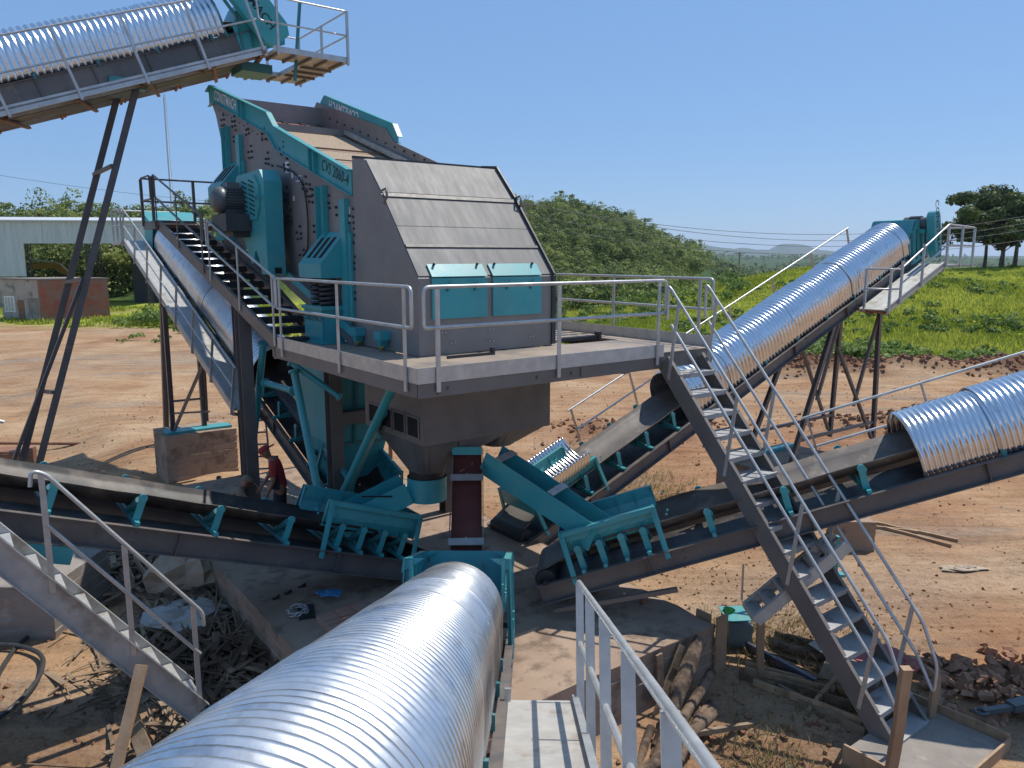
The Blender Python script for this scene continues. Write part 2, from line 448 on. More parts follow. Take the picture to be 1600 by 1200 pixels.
def height(x, y):
    x = np.asarray(x, float); y = np.asarray(y, float)
    lx, ly = loc_xy(x, y)
    z = -0.1 + 0 * x
    z = z - 0.5 * sstep(-0.5, -3, lx) * sstep(5, 9, ly) * sstep(60, 20, y)
    z = z - 0.75 * np.exp(-(((x + 4.6) / 3.2) ** 2 + ((y - 5.0) / 2.4) ** 2))         # pit lower left
    z = z - 0.40 * np.exp(-(((x - 2.6) / 1.6) ** 2 + ((y - 6.6) / 2.0) ** 2))         # hollow before the slab
    tr_ = (x * .31 + y * .95 + .5 * vn(x, y, 6.0)) % 2.6                       # wheel ruts across the yard
    z = z - .05 * np.exp(-((tr_ - .5) / .16) ** 2) * sstep(14, 18, y) * sstep(40, 36, y) - .05 * np.exp(-((tr_ - 2.0) / .16) ** 2) * sstep(14, 18, y) * sstep(40, 36, y)
    z = z + 0.05 * vn(x, y, 3.1) + 0.035 * vn(x, y, 1.1) + 0.015 * vn(x, y, 0.5)
    # earth berm in front of the grass on the right
    by = 37.0 + 1.2 * vn(x, y * 0, 9.0)
    z = z + (0.75 + 0.35 * vn(x, y, 1.7) + 0.25 * vn(x, y, 0.8)) * np.exp(-((y - by) / 1.3) ** 2) * sstep(5, 14, x)
    # spoil heaps on the yard behind the right support
    z = z + (0.7 + 0.3 * vn(x, y, 1.2)) * np.exp(-(((x - 13.2) / 2.6) ** 2 + ((y - 24.5) / 1.3) ** 2))
    z = z + (0.5 + 0.3 * vn(x, y, 0.9)) * np.exp(-(((x - 4.0) / 2.5) ** 2 + ((y - 24) / 1.5) ** 2))
    # grass hillside at the right: ridge near y = 95
    xr = np.interp(x, [-20, 4, 15, 26, 40, 52, 75, 120], [-0.5, -2.2, -0.6, 2.2, 4.4, 3.6, 4.5, 8])
    up = sstep(40, 95, y)
    z = z + xr * up * sstep(-8, 6, x)
    z = z - xr * sstep(110, 190, y) * sstep(-8, 6, x)
    back = sstep(105, 260, y) * sstep(.23, .31, x / np.maximum(y, 1))
    z = z - back * 20
    z = z - 4.2 * sstep(97, 125, y) * sstep(235, 190, y) * sstep(0, 8, x) * sstep(.40, .30, x / np.maximum(y, 1))
    # left: gentle rise behind the sheds
    z = z + 7.5 * sstep(95, 150, y) * sstep(8, -12, x)
    # forested hill
    hx_ = np.interp(x * 330 / np.maximum(y, 150), [-260, -150, -60, 0, 22, 38, 52, 63, 72, 82, 95], [12, 13, 16, 20, 22.5, 18.5, 14.5, 8.5, 4.0, 1.0, 0])
    z = z + hx_ * np.exp(-((y - 330) / 85.0) ** 2)
    # far plain and rolling ridges
    far = sstep(500, 1200, y)
    z = z + far * (26 * np.exp(-((y - 2300) / 600.0) ** 2) * (0.75 + 0.45 * vn(x, y, 420.0)))
    z = z + sstep(3000, 5000, y) * 25
    z = z + sstep(100, 300, y) * 2.0 * vn(x, y, 60.0)
    return z

def grass_mask(x, y):
    n = 2.2 * vn(x, y, 5.0) + 1.0 * vn(x, y, 1.6)
    right = sstep(-1.0, 1.5, y - 38.5 - n * 0.5)
    lim = np.interp(x, [-60, -30, -18, -8, 4], [66, 61, 54, 50, 46])
    left = sstep(-2.0, 2.5, y - lim - n)
    return np.where(x > 4, right, left)

def axis(lo, fine0, fine1, hi, d, g):
    a = list(np.arange(fine0, fine1, d))
    s = d
    while a[-1] < hi: s *= g; a.append(a[-1] + s)
    s = d; b = []
    p = fine0
    while p > lo: s *= g; p -= s; b.append(p)
    return np.array(b[::-1] + a)
gx = axis(-7500, -24, 26, 7500, 0.27, 1.055)
gy = axis(-60, 1.0, 46, 9000, 0.27, 1.045)
X, Yg = np.meshgrid(gx, gy)
Zg = height(X, Yg)
nx, ny = len(gx), len(gy)
idx = np.arange(nx * ny).reshape(ny, nx)
quads = np.stack([idx[:-1, :-1], idx[:-1, 1:], idx[1:, 1:], idx[1:, :-1]], -1).reshape(-1, 4)
def ground_mat():
    m = bpy.data.materials.new('red_earth')
    m.use_nodes = True
    n = m.node_tree; b = n.nodes['Principled BSDF']
    geo = n.nodes.new('ShaderNodeNewGeometry')
    def noise(s, d=6, r=0.62, st=None):
        t = n.nodes.new('ShaderNodeTexNoise')
        t.inputs['Scale'].default_value = s; t.inputs['Detail'].default_value = d; t.inputs['Roughness'].default_value = r
        v = geo.outputs['Position']
        if st:
            mp = n.nodes.new('ShaderNodeMapping'); mp.inputs['Scale'].default_value = st; mp.inputs['Rotation'].default_value = (0, 0, radians(12))
            n.links.new(v, mp.inputs[0]); v = mp.outputs[0]
        n.links.new(v, t.inputs['Vector'])
        return t.outputs[0]
    def ramp(x, stops):
        r = n.nodes.new('ShaderNodeValToRGB'); e = r.color_ramp.elements
        while len(e) < len(stops): e.new(0.5)
        for k, (p, c) in enumerate(stops): e[k].position = p; e[k].color = c + (1,) if len(c) == 3 else c
        n.links.new(x, r.inputs[0])
        return r.outputs[0]
    def mix(f, a, bb):
        x = n.nodes.new('ShaderNodeMix'); x.data_type = 'RGBA'
        n.links.new(f, x.inputs[0])
        for i, q in ((6, a), (7, bb)):
            if isinstance(q, tuple): x.inputs[i].default_value = q + (1,)
            else: n.links.new(q, x.inputs[i])
        return x.outputs[2]
    earth = ramp(noise(0.35), [(0.28, (0.31, 0.178, 0.095)), (0.48, (0.40, 0.25, 0.142)), (0.70, (0.49, 0.342, 0.215))])
    red = ramp(noise(0.8), [(0.35, (0.23, 0.10, 0.052)), (0.65, (0.31, 0.155, 0.085))])
    earth = mix(ramp(noise(0.16, 5, 0.6), [(0.55, (0, 0, 0)), (0.68, (.8, .8, .8))]), earth, red)
    grav = ramp(noise(5.0), [(0.35, (0.21, 0.165, 0.125)), (0.65, (0.34, 0.27, 0.205))])
    earth = mix(ramp(noise(0.22, 6, 0.7, (0.5, 2.0, 1)), [(0.53, (0, 0, 0)), (0.66, (0.85, 0.85, 0.85))]), earth, grav)
    at2 = n.nodes.new('ShaderNodeAttribute'); at2.attribute_name = 'dark_earth'
    earth = mix(at2.outputs['Fac'], earth, ramp(noise(2.0), [(0.3, (0.11, 0.050, 0.028)), (0.7, (0.22, 0.11, 0.06))]))
    at4 = n.nodes.new('ShaderNodeAttribute'); at4.attribute_name = 'redness'
    earth = mix(at4.outputs['Fac'], earth, ramp(noise(1.6, 7, 0.7), [(0.3, (0.20, 0.080, 0.040)), (0.55, (0.30, 0.145, 0.080)), (0.72, (0.37, 0.215, 0.135))]))
    at5 = n.nodes.new('ShaderNodeAttribute'); at5.attribute_name = 'gravel'
    earth = mix(at5.outputs['Fac'], earth, ramp(noise(9.0, 6, 0.75), [(0.32, (0.16, 0.125, 0.10)), (0.5, (0.27, 0.215, 0.17)), (0.68, (0.42, 0.35, 0.28))]))
    trk = ramp(noise(1.1, 6, 0.72, (0.22, 2.6, 1)), [(0.36, (0.74, 0.72, 0.70)), (0.52, (1, 1, 1)), (0.70, (1.16, 1.15, 1.14))])
    m0 = n.nodes.new('ShaderNodeMix'); m0.data_type = 'RGBA'; m0.blend_type = 'MULTIPLY'; m0.inputs[0].default_value = 0.85
    n.links.new(earth, m0.inputs[6]); n.links.new(trk, m0.inputs[7]); earth = m0.outputs[2]
    sp = ramp(noise(7.5, 6, 0.8), [(0.36, (0.42, 0.40, 0.38)), (0.46, (1, 1, 1)), (0.66, (1.0, 1.0, 1.0)), (0.74, (1.3, 1.28, 1.25))])
    m1 = n.nodes.new('ShaderNodeMix'); m1.data_type = 'RGBA'; m1.blend_type = 'MULTIPLY'; m1.inputs[0].default_value = 0.8
    n.links.new(earth, m1.inputs[6]); n.links.new(sp, m1.inputs[7]); earth = m1.outputs[2]
    fine = ramp(noise(28, 4, 0.7), [(0.30, (0.72, 0.72, 0.72)), (0.62, (1.06, 1.06, 1.06))])
    mm = n.nodes.new('ShaderNodeMix'); mm.data_type = 'RGBA'; mm.blend_type = 'MULTIPLY'; mm.inputs[0].default_value = 1.0
    n.links.new(earth, mm.inputs[6]); n.links.new(fine, mm.inputs[7])
    at = n.nodes.new('ShaderNodeAttribute'); at.attribute_name = 'grass'
    gr = ramp(noise(0.5), [(0.3, (0.15, 0.20, 0.026)), (0.55, (0.27, 0.31, 0.045)), (0.75, (0.40, 0.39, 0.10))])
    gr = mix(ramp(noise(0.13, 5, 0.6), [(0.56, (0, 0, 0)), (0.66, (0.8, 0.8, 0.8))]), gr, (0.26, 0.20, 0.09))
    at3 = n.nodes.new('ShaderNodeAttribute'); at3.attribute_name = 'wood'
    fo = ramp(noise(0.05, 8, 0.7), [(0.32, (0.020, 0.045, 0.015)), (0.62, (0.055, 0.095, 0.022)), (0.78, (0.12, 0.16, 0.035))])
    gr = mix(at3.outputs['Fac'], gr, fo)
    n.links.new(mix(at.outputs['Fac'], mm.outputs[2], gr), b.inputs['Base Color'])
    b.inputs['Roughness'].default_value = 0.95
    b.inputs['Specular IOR Level'].default_value = 0.12
    bp = n.nodes.new('ShaderNodeBump'); bp.inputs['Strength'].default_value = 1.0; bp.inputs['Distance'].default_value = 0.05
    ad = n.nodes.new('ShaderNodeMath'); ad.operation = 'MULTIPLY_ADD'; ad.inputs[1].default_value = 0.35
    n.links.new(noise(22, 6, 0.7), ad.inputs[0]); n.links.new(noise(3.2, 6, 0.6, (0.6, 1.6, 1)), ad.inputs[2])
    n.links.new(ad.outputs[0], bp.inputs['Height']); n.links.new(bp.outputs[0], b.inputs['Normal'])
    return m
M['ground'] = ground_mat()
V = np.stack([X.ravel(), Yg.ravel(), Zg.ravel()], 1)
ground = npmesh('ground', V, quads, 'ground', smooth=True)
gm = grass_mask(V[:, 0], V[:, 1])
at = ground.data.attributes.new('grass', 'FLOAT', 'POINT'); at.data.foreach_set('value', gm.astype(np.float32))
dm = np.exp(-(((V[:, 0] + 4.4) / 2.9) ** 2 + ((V[:, 1] - 5.6) / 2.8) ** 2)) + np.exp(-(((V[:, 0] - 2.9) / 1.6) ** 2 + ((V[:, 1] - 6.6) / 1.9) ** 2)) + np.exp(-((V[:, 1] - 37.2) / 1.4) ** 2) * sstep(5, 14, V[:, 0])
at = ground.data.attributes.new('dark_earth', 'FLOAT', 'POINT'); at.data.foreach_set('value', np.clip(dm * 1.2, 0, 1).astype(np.float32))  # darker earth in the pit, the hollow and along the berm
rd = np.clip(np.exp(-(((V[:, 0] - 7) / 7.5) ** 2 + ((V[:, 1] - 22) / 7.0) ** 2)) * 1.1 + .9 * np.exp(-(((V[:, 0] - 9) / 3.5) ** 2 + ((V[:, 1] - 10.5) / 1.6) ** 2)), 0, 1) * (0.55 + 0.45 * vn(V[:, 0], V[:, 1], 2.3))
at = ground.data.attributes.new('redness', 'FLOAT', 'POINT'); at.data.foreach_set('value', rd.astype(np.float32))
gv = np.clip(np.exp(-(((V[:, 0] - 4.6) / 1.8) ** 2 + ((V[:, 1] - 11.6) / 1.5) ** 2)) + np.exp(-(((V[:, 0] + 20) / 6) ** 2 + ((V[:, 1] - 42) / 3.5) ** 2)) + .8 * np.exp(-(((V[:, 0] - 8.5) / 2.5) ** 2 + ((V[:, 1] - 13) / 1.2) ** 2)), 0, 1) * (0.6 + 0.4 * vn(V[:, 0], V[:, 1], 1.7))
at = ground.data.attributes.new('gravel', 'FLOAT', 'POINT'); at.data.foreach_set('value', gv.astype(np.float32))
wd = np.maximum(sstep(110, 330, V[:, 1]), sstep(92, 100, V[:, 1]) * sstep(-20, -35, V[:, 0]))
at = ground.data.attributes.new('wood', 'FLOAT', 'POINT'); at.data.foreach_set('value', wd.astype(np.float32))
tag(ground, kind='structure')

# far blue mountains
def mountain(x0, x1, y, peaks, seed):
    rg = np.random.RandomState(seed)
    xs = np.linspace(x0, x1, 60)
    h = np.interp(xs, [p[0] for p in peaks], [p[1] for p in peaks]) + 6 * vn(xs, xs * 0 + seed, 90)
    mb = MB()
    rings = []
    for t, k in ((-1.0, 0.0), (-0.5, 0.55), (-0.12, 0.96), (0.1, 1.0), (0.6, 0.5), (1, 0)):
        rings.append([(a, y + t * 900 + 60 * vn(a, t * 50, 150), -25 + (b + 25) * k * (1 + 0.06 * vn(a, t * 99, 60))) for a, b in zip(xs, h)])
    mb.loft(rings, closed=False, caps=False)
    o = mb.build('hills', 'leafhill')
    return tag(o, kind='structure')
M['leafhill'] = pm('far_hills', (0.03, 0.055, 0.025), (0.07, 0.10, 0.04), 0.01, 0.9, spec=0.1)
mountain(900, 3600, 6500, [(900, 0), (1250, 25), (1420, 112), (1560, 122), (1720, 70), (2000, 62), (2400, 40), (3000, 55), (3600, 0)], 3)
mountain(1800, 3800, 7300, [(1800, 0), (2150, 30), (2420, 40), (2520, 108), (2700, 124), (2800, 60), (3300, 40), (3800, 0)], 5)

# ------------------------------------------------------------------ vegetation helpers
def leaf_quads(cent, normals, size, rg, aspect=0.75):
    n = len(cent)
    up = rg.normal(size=(n, 3)); nn = normals / (np.linalg.norm(normals, axis=1, keepdims=True) + 1e-9)
    a = np.cross(nn, up); a /= (np.linalg.norm(a, axis=1, keepdims=True) + 1e-9)
    b = np.cross(nn, a)
    s = (size if np.ndim(size) else np.full(n, size))[:, None] * 0.5
    k = 0.35 * s * nn
    q = np.stack([cent - a * s - b * s * aspect * .4 - k, cent + b * s * aspect * -1 + a * s * .3, cent + a * s + b * s * aspect * .5 - k, cent + b * s * aspect - a * s * .35], 1)
    return q.reshape(-1, 3), np.arange(4 * n).reshape(n, 4)

def crown_points(n, rg, clumps, r):
    """points on the surface of several overlapping lumps; returns points, outward normals"""
    c = clumps[rg.randint(len(clumps), size=n)]
    d = rg.normal(size=(n, 3)); d /= np.linalg.norm(d, axis=1, keepdims=True)
    d[:, 2] = np.where(d[:, 2] < -0.35, -d[:, 2], d[:, 2])
    rad = c[:, 3:4] * (0.72 + 0.33 * rg.rand(n, 1))
    p = c[:, :3] + d * rad * np.array([1, 1, 0.8])
    return p, d + 0.35 * rg.normal(size=(n, 3))

# forest on the hill and behind the sheds: one mass, thousands of crowns
def forest():
    rg = np.random.RandomState(11)
    pts = []
    def scatter(n, x0, x1, y0, y1, cond=None):
        x = rg.uniform(x0, x1, n); y = rg.uniform(y0, y1, n)
        # keep inside the view wedge
        k = np.abs(x) < 0.72 * y + 12
        if cond is not None: k &= cond(x, y)
        pts.append(np.stack([x[k], y[k]], 1))
    scatter(4200, -130, 130, 200, 345, lambda x, y: (x < .238 * y + 5 * vn(x, y, 30)) & (x > -.38 * y))
    scatter(2300, -40, 75, 108, 215, lambda x, y: (x < 0.19 * y + 6 + 8 * vn(x, y, 25)) & (x > -0.25 * y))
    scatter(420, -95, -40, 103, 128)
    scatter(250, 2, 40, 100, 150, lambda x, y: x < 0.10 * y + 3 + 4 * vn(x, y, 20))
    scatter(1500, -150, -10, 128, 200, lambda x, y: x < -0.25 * y)
    scatter(2600, 60, 520, 330, 900, lambda x, y: (x > 0.10 * y) & (vn(x, y, 70) > -0.35))
    scatter(1800, 150, 1300, 900, 2300, lambda x, y: (x > 0.12 * y) & (vn(x, y, 160) > -0.1))
    P = np.concatenate(pts)
    VV, QQ, TT = [], [], []
    k = 0
    for (x, y) in P:
        far = y > 480
        near_ = (y < 216) & (x > -.24 * y)
        h = (rg.uniform(3.5, 8.0) + (rg.rand() < .12) * rg.uniform(1, 3.5)) * (1.5 if far else (.62 if near_ else 1))
        r = rg.uniform(1.4, 3.9) * (1.9 if far else (.8 if near_ else 1))
        z = float(height(x, y))
        nc = 5 if not far else 4
        cl = np.stack([rg.normal(size=nc) * r * .42, rg.normal(size=nc) * r * .42, h - r * .7 + rg.normal(size=nc) * r * .33 - 0.6, r * rg.uniform(.45, .75, nc)], 1)
        n = 200 if y < 216 else (185 if not far else 34)
        p, d = crown_points(n, rg, cl, r)
        p = p + np.array([x, y, z])
        sz = (0.45 if y < 216 else .52) if not far else 2.6
        v, q = leaf_quads(p, d, sz * rg.uniform(.7, 1.3, n), rg)
        t0 = rg.beta(.9, 1.2)
        VV.append(v); QQ.append(q + k); k += len(v)
        TT.append(np.repeat(np.clip(t0 * .8 + 0.13 * rg.normal(size=n) + .06, 0, 1), 4))
    o = npmesh('forest', np.concatenate(VV), np.concatenate(QQ), 'leaf', np.concatenate(TT))
    tag(o, 'dense green woodland covering the hill and valley behind the plant', 'forest', kind='stuff')
forest()

def grass_field():
    rg = np.random.RandomState(5)
    out = []
    N = 30000
    u_ = rg.uniform(-0.05, 0.72, N); y = 38 + 62 * rg.rand(N) ** 1.25
    x = u_ * y
    gm = grass_mask(x, y)
    k = (gm > 0.5)
    x, y = x[k], y[k]
    # left side patches
    N2 = 6000
    xl = rg.uniform(-62, -6, N2); yl = rg.uniform(44, 86, N2)
    k = (grass_mask(xl, yl) > 0.6) & (vn(xl, yl, 6) > -0.1)
    x = np.concatenate([x, xl[k]]); y = np.concatenate([y, yl[k]])
    z = height(x, y)
    n = len(x); B = 5
    ang = rg.uniform(0, 2 * pi, (n, B)); lean = rg.uniform(.15, .6, (n, B)); hh = rg.uniform(.16, .42, (n, B)) * (1 + 0.5 * vn(x, y, 7))[:, None]
    bx = x[:, None] + rg.normal(size=(n, B)) * .22; by = y[:, None] + rg.normal(size=(n, B)) * .22
    wv = 0.07 + 0.05 * rg.rand(n, B)
    px = -np.sin(ang) * wv; py = np.cos(ang) * wv
    bz = np.repeat(z[:, None], B, 1) - .03
    a = np.stack([bx - px, by - py, bz], -1); b = np.stack([bx + px, by + py, bz], -1)
    c = np.stack([bx + np.cos(ang) * lean * hh, by + np.sin(ang) * lean * hh, bz + hh], -1)
    Vv = np.stack([a, b, c], 2).reshape(-1, 3)
    tint = np.clip(0.48 + 0.45 * vn(x, y, 9) + 0.35 * vn(x, y, 2.5) + .2 * vn(x, y, .9), 0, 1)
    T = np.repeat(np.clip(tint[:, None] + 0.12 * rg.normal(size=(n, B)), 0, 1).reshape(-1), 3)
    o = npmesh('grass', Vv, np.arange(len(Vv)).reshape(-1, 3), 'grass', T, tri=True)
    tag(o, 'bright green wild grass covering the slope behind the yard', 'grass', kind='stuff')
    # broad-leaved weeds and low bushes scattered through the grass
    VV, QQ, TT = [], [], []; k = 0
    pts = []
    for _ in range(900):
        yy = 39 + 60 * rg.rand() ** 1.3; xx = rg.uniform(0.02, 0.7) * yy
        if grass_mask(xx, yy) > .6 and vn(xx, yy, 8) > -0.25: pts.append((xx, yy, rg.uniform(.2, .7), rg.beta(1.2, 1.2)))
    for _ in range(70):                                   # pale-leaved thicket at the foot of the slope
        pts.append((rg.uniform(12, 21.5), rg.uniform(39.5, 43.5), rg.uniform(.5, .9), 0.45 + .3 * rg.rand()))
    for _ in range(60):
        yy = rg.uniform(80, 104); pts.append((rg.uniform(.04, .30) * yy, yy, rg.uniform(.7, 1.5), rg.rand() * .6))
    for _ in range(50):
        pts.append((rg.uniform(-26, -12), rg.uniform(50, 64), rg.uniform(.2, .5), rg.rand()))
    for _ in range(26):
        pts.append((rg.uniform(-31, -25), rg.uniform(60, 67), rg.uniform(.7, 1.4), rg.rand() * .5 + .2))
    for (xx, yy, r, t0) in pts:
        z0 = float(height(xx, yy))
        nc = 4
        cl = np.stack([rg.normal(size=nc) * r * .5, rg.normal(size=nc) * r * .5, r * rg.uniform(.3, .8, nc), r * rg.uniform(.4, .7, nc)], 1)
        n = 70
        p, d = crown_points(n, rg, cl, r)
        v, q = leaf_quads(p + np.array([xx, yy, z0]), d, (0.10 + r * .17) * rg.uniform(.7, 1.3, n), rg)
        VV.append(v); QQ.append(q + k); k += len(v)
        TT.append(np.repeat(np.clip(t0 + .15 * rg.normal(size=n), 0, 1), 4))
    o = npmesh('weeds', np.concatenate(VV), np.concatenate(QQ), 'weed', np.concatenate(TT))
    tag(o, 'broad-leaved weeds and low bushes growing through the grass', 'weeds', kind='stuff')
    # dry straw tufts on the yard
    n = 3600
    cen = [(3.0, 17.5, 1.6, 2.6), (1.2, 15.2, 1.0, 1.0), (3.6, 10.6, 1.2, .8), (4.3, 9.2, .6, .6), (2.9, 7.6, .6, .9), (-6.0, 7.0, 1.0, .6), (2.2, 20.5, 1.0, 2.0)]
    wts = [1500, 300, 700, 350, 500, 150, 600]
    xs = np.concatenate([rg.normal(c[0], c[2] * .6, w_) for c, w_ in zip(cen, wts)]); ys = np.concatenate([rg.normal(c[1], c[3] * .6, w_) for c, w_ in zip(cen, wts)])
    lx, ly = loc_xy(xs, ys)
    kk = ~((lx > -2.3) & (lx < 2.95) & (ly > -3.2) & (ly < 9))
    xs, ys = xs[kk], ys[kk]; n = len(xs)
    zz = height(xs, ys)
    ang = rg.uniform(0, 2 * pi, (n, 3)); hh = rg.uniform(.05, .20, (n, 3)); wv = .006 + .006 * rg.rand(n, 3)
    bx = xs[:, None] + rg.normal(size=(n, 3)) * .05; by = ys[:, None] + rg.normal(size=(n, 3)) * .05; bz = np.repeat(zz[:, None], 3, 1) - .02
    px = -np.sin(ang) * wv; py = np.cos(ang) * wv; ln = rg.uniform(.3, 1.4, (n, 3))
    Vv = np.stack([np.stack([bx - px, by - py, bz], -1), np.stack([bx + px, by + py, bz], -1), np.stack([bx + np.cos(ang) * ln * hh, by + np.sin(ang) * ln * hh, bz + hh], -1)], 2).reshape(-1, 3)
    T = np.repeat(np.clip(.55 + .35 * vn(xs, ys, .8)[:, None] + .2 * rg.normal(size=(n, 3)), 0, 1).reshape(-1), 3)
    o = npmesh('dry_grass', Vv, np.arange(len(Vv)).reshape(-1, 3), 'drygrass', T, tri=True)
    tag(o, 'straw-coloured dry grass tufts on the yard around the concrete slab', 'dry grass', kind='stuff')
grass_field()

def tree(x, y, h, spread, label, seed, mat='leafbig', nleaf=2600, lsize=0.42, trunk_h=0.45, group=None):
    rg = np.random.RandomState(seed)
    z = float(height(x, y))
    t = thing('tree', label, 'tree', (x, y, z), group=group)
    mb = MB()
    tips = []
    top = Vector((x + rg.normal() * .2, y, z + h * trunk_h))
    mb.tube([(x, y, z - .2), (x + .05 * h * .1, y, z + h * .2), top], [h * .028, h * .021, h * .017], 8)
    nb = 8
    for i in range(nb):
        a = 2 * pi * i / nb + rg.uniform(-.3, .3)
        el = rg.uniform(.12, 1.25)
        s = top + Vector((0, 0, -rg.uniform(0, .12) * h))
        L = spread * rg.uniform(.55, .95)
        m = s + Vector((cos(a) * L * .45, sin(a) * L * .45, h * .20 * el))
        e = s + Vector((cos(a) * L, sin(a) * L, h * .36 * el))
        mb.tube([s, m, e], [h * .012, h * .008, h * .003], 6)
        tips += [m, e, (m + e) / 2 + Vector((0, 0, h * .06))]
        e2 = m + Vector((cos(a + .8) * L * .4, sin(a + .8) * L * .4, h * .16)); mb.tube([m, e2], [h * .006, h * .002], 5); tips.append(e2)
    mb.build('trunk', 'bark', t)
    cl = []
    for p in tips:
        for _k in range(2): cl.append((p.x + rg.normal() * .5, p.y + rg.normal() * .5, -_k * h * .05 * rg.rand() + min(p.z + rg.uniform(0, .05) * h, z + h * .93), spread * rg.uniform(.15, .27)))
    cl = np.array(cl)
    p, d = crown_points(nleaf, rg, cl, 1)
    v, q = leaf_quads(p - np.array([x, y, z]), d, lsize * rg.uniform(.6, 1.35, nleaf), rg)
    T = np.repeat(np.clip(.45 + .2 * vn(p[:, 0] + seed, p[:, 2], 1.3) + .2 * rg.normal(size=nleaf), 0, 1), 4)
    o = npmesh('crown', v, q, mat, T)
    o.parent = t
    return t
tree(65.5, 104, 11.6, 6.8, 'tall spreading tree on the slope, just right of the upper right conveyor head', 21, nleaf=7500)
tree(60.8, 100, 9.2, 5.6, 'shorter bushy tree just before the tall spreading tree at the right edge', 22, nleaf=7500)
tree(70.5, 109, 11.5, 7.0, 'dark tree at the far right, its crown cut off by the edge', 23, nleaf=6000)
tree(61.5, 98, 6.0, 2.6, 'small slender tree under the leftmost spreading tree', 24, nleaf=2600, lsize=.32)

# ------------------------------------------------------------------ concrete slab under the plant
def rough_block(name, label, fr, x0, x1, y0, y1, z0, z1, mat='concrete', amp=0.02, n=14, group=None, boards=True):
    """cast block with slightly uneven faces and board marks"""
    mb = MB()
    rg = random.Random(int(abs(x0 * 31 + y1 * 17 + z1 * 7) * 100))
    zs = np.linspace(z0, z1, max(3, int((z1 - z0) / 0.17) + 1))
    per = []
    for (a, b) in (((x0, y0), (x1, y0)), ((x1, y0), (x1, y1)), ((x1, y1), (x0, y1)), ((x0, y1), (x0, y0))):
        m = max(2, int(n * (abs(b[0] - a[0]) + abs(b[1] - a[1])) / 4))
        for i in range(m): per.append((a[0] + (b[0] - a[0]) * i / m, a[1] + (b[1] - a[1]) * i / m))
    cx, cy = (x0 + x1) / 2, (y0 + y1) / 2
    rings = []
    for iz, z in enumerate(zs):
        for zz, inset in ((z, 0.0), (z + 0.012, 0.010)) if boards and 0 < iz < len(zs) - 1 else ((z, 0.0),):
            rings.append([(px + (cx - px) / max(abs(cx - px), .01) * inset + rg.uniform(-amp, amp) * .35, py + (cy - py) / max(abs(cy - py), .01) * inset + rg.uniform(-amp, amp) * .35, zz + (rg.uniform(-amp, amp) * .5 if iz == len(zs) - 1 else 0)) for (px, py) in per])
    mb.loft(rings, smooth=False)
    return mb.thing(name, mat, label, 'concrete block', None, fr, group)
rough_block('foundation_slab', 'large reddish concrete foundation slab under the screen and the conveyor tails', PLANT, -2.08, 2.73, -3.0, 8.0, -0.9, 0.6, amp=.03, n=12)
rough_block('concrete_block', 'tall board-marked concrete block under the left rear conveyor support', PLANT, -1.0, .75, 10.9, 12.2, -1.6, 1.06)
rough_block('concrete_block', 'grey concrete block with a scrap of cloth at the left edge, beyond the galvanised stair', WORLD, -9.6, -6.75, 10.6, 12.2, -1.2, 0.72, mat='concretegrey')
rough_block('concrete_block', 'concrete block below the upper right conveyor trestle', PLANT, 9.6, 12.4, 0.4, 2.4, -0.4, 0.62)
rough_block('concrete_block', 'small square concrete pier on the yard behind the right conveyor frame', WORLD, 6.25, 6.95, 14.0, 14.6, -0.4, 0.5, mat='concrete')

# ------------------------------------------------------------------ vibrating screen
scr = thing('vibrating_screen', 'large inclined vibrating screen with grey side plates and turquoise rails on the platform', 'screen', (1.15, 3.0, 4.13), PLANT)
side = [(1.83, 4.28), (1.83, 6.70), (4.86, 7.72), (5.2, 8.02), (8.52, 9.02), (8.80, 8.84), (8.48, 8.48), (8.24, 7.96), (8.16, 7.2), (8.16, 6.62), (7.2, 6.12)]
for x0, t in ((0.0, -0.016), (2.30, 0.016)):
    m = MB(); m.prism([(x0, y, z) for y, z in side], (t, 0, 0)); m.build('side_plate', 'plate', scr)
# discharge box
prof = [(0.0, 4.14), (0.0, 5.2), (0.98, 6.37), (1.49, 6.90), (1.9, 6.94), (1.9, 4.14)]
m = MB(); m.prism([(-0.03, y, z) for y, z in prof], (2.36, 0, 0))
box = m.build('discharge_box', 'plate', scr)
def strip(a, b, mat, name, x0=-0.02, x1=2.32, t=0.012, gap=0.004):
    q = MB(); A, B = Vector((0, a[0], a[1])), Vector((0, b[0], b[1]))
    d = vnorm(B - A); nrm = Vector((0, -d.z, d.y))
    P = [Vector((x0, 0, 0)) + A + nrm * gap, Vector((x1, 0, 0)) + A + nrm * gap, Vector((x1, 0, 0)) + B + nrm * gap, Vector((x0, 0, 0)) + B + nrm * gap]
    q.prism(P, nrm * t)
    return q.build(name, mat, scr)
lerp = lambda a, b, t: (a[0] + (b[0] - a[0]) * t, a[1] + (b[1] - a[1]) * t)
f0, f1, f2 = (0.0, 5.2), (0.98, 6.37), (1.49, 6.90)
strip(lerp(f0, f1, 0.02), lerp(f0, f1, .345), 'greylight', 'front_panel')
strip(lerp(f0, f1, .375), lerp(f0, f1, .60), 'greylight', 'front_panel')
strip(lerp(f0, f1, .606), lerp(f0, f1, .955), 'greylight', 'front_panel')
strip(lerp(f1, f2, .04), lerp(f1, f2, .985), 'greylight', 'front_panel')
strip((1.49, 6.90), (1.9, 6.94), 'greylight', 'top_panel', t=.01)
for a, b in ((.345, .375), (.955, 1.0)):
    strip(lerp(f0, f1, a), lerp(f0, f1, b), 'dark', 'seam_strip', t=.03)
m = MB()                                                     # edge flange along the right-hand side and top
for a, b in ((f0, f1), (f1, f2), (f2, (1.9, 6.94))):
    m.bar((2.335, a[0] - .02, a[1] + .02), (2.335, b[0] - .02, b[1] + .02), .03, .07, (0, 0, 1))
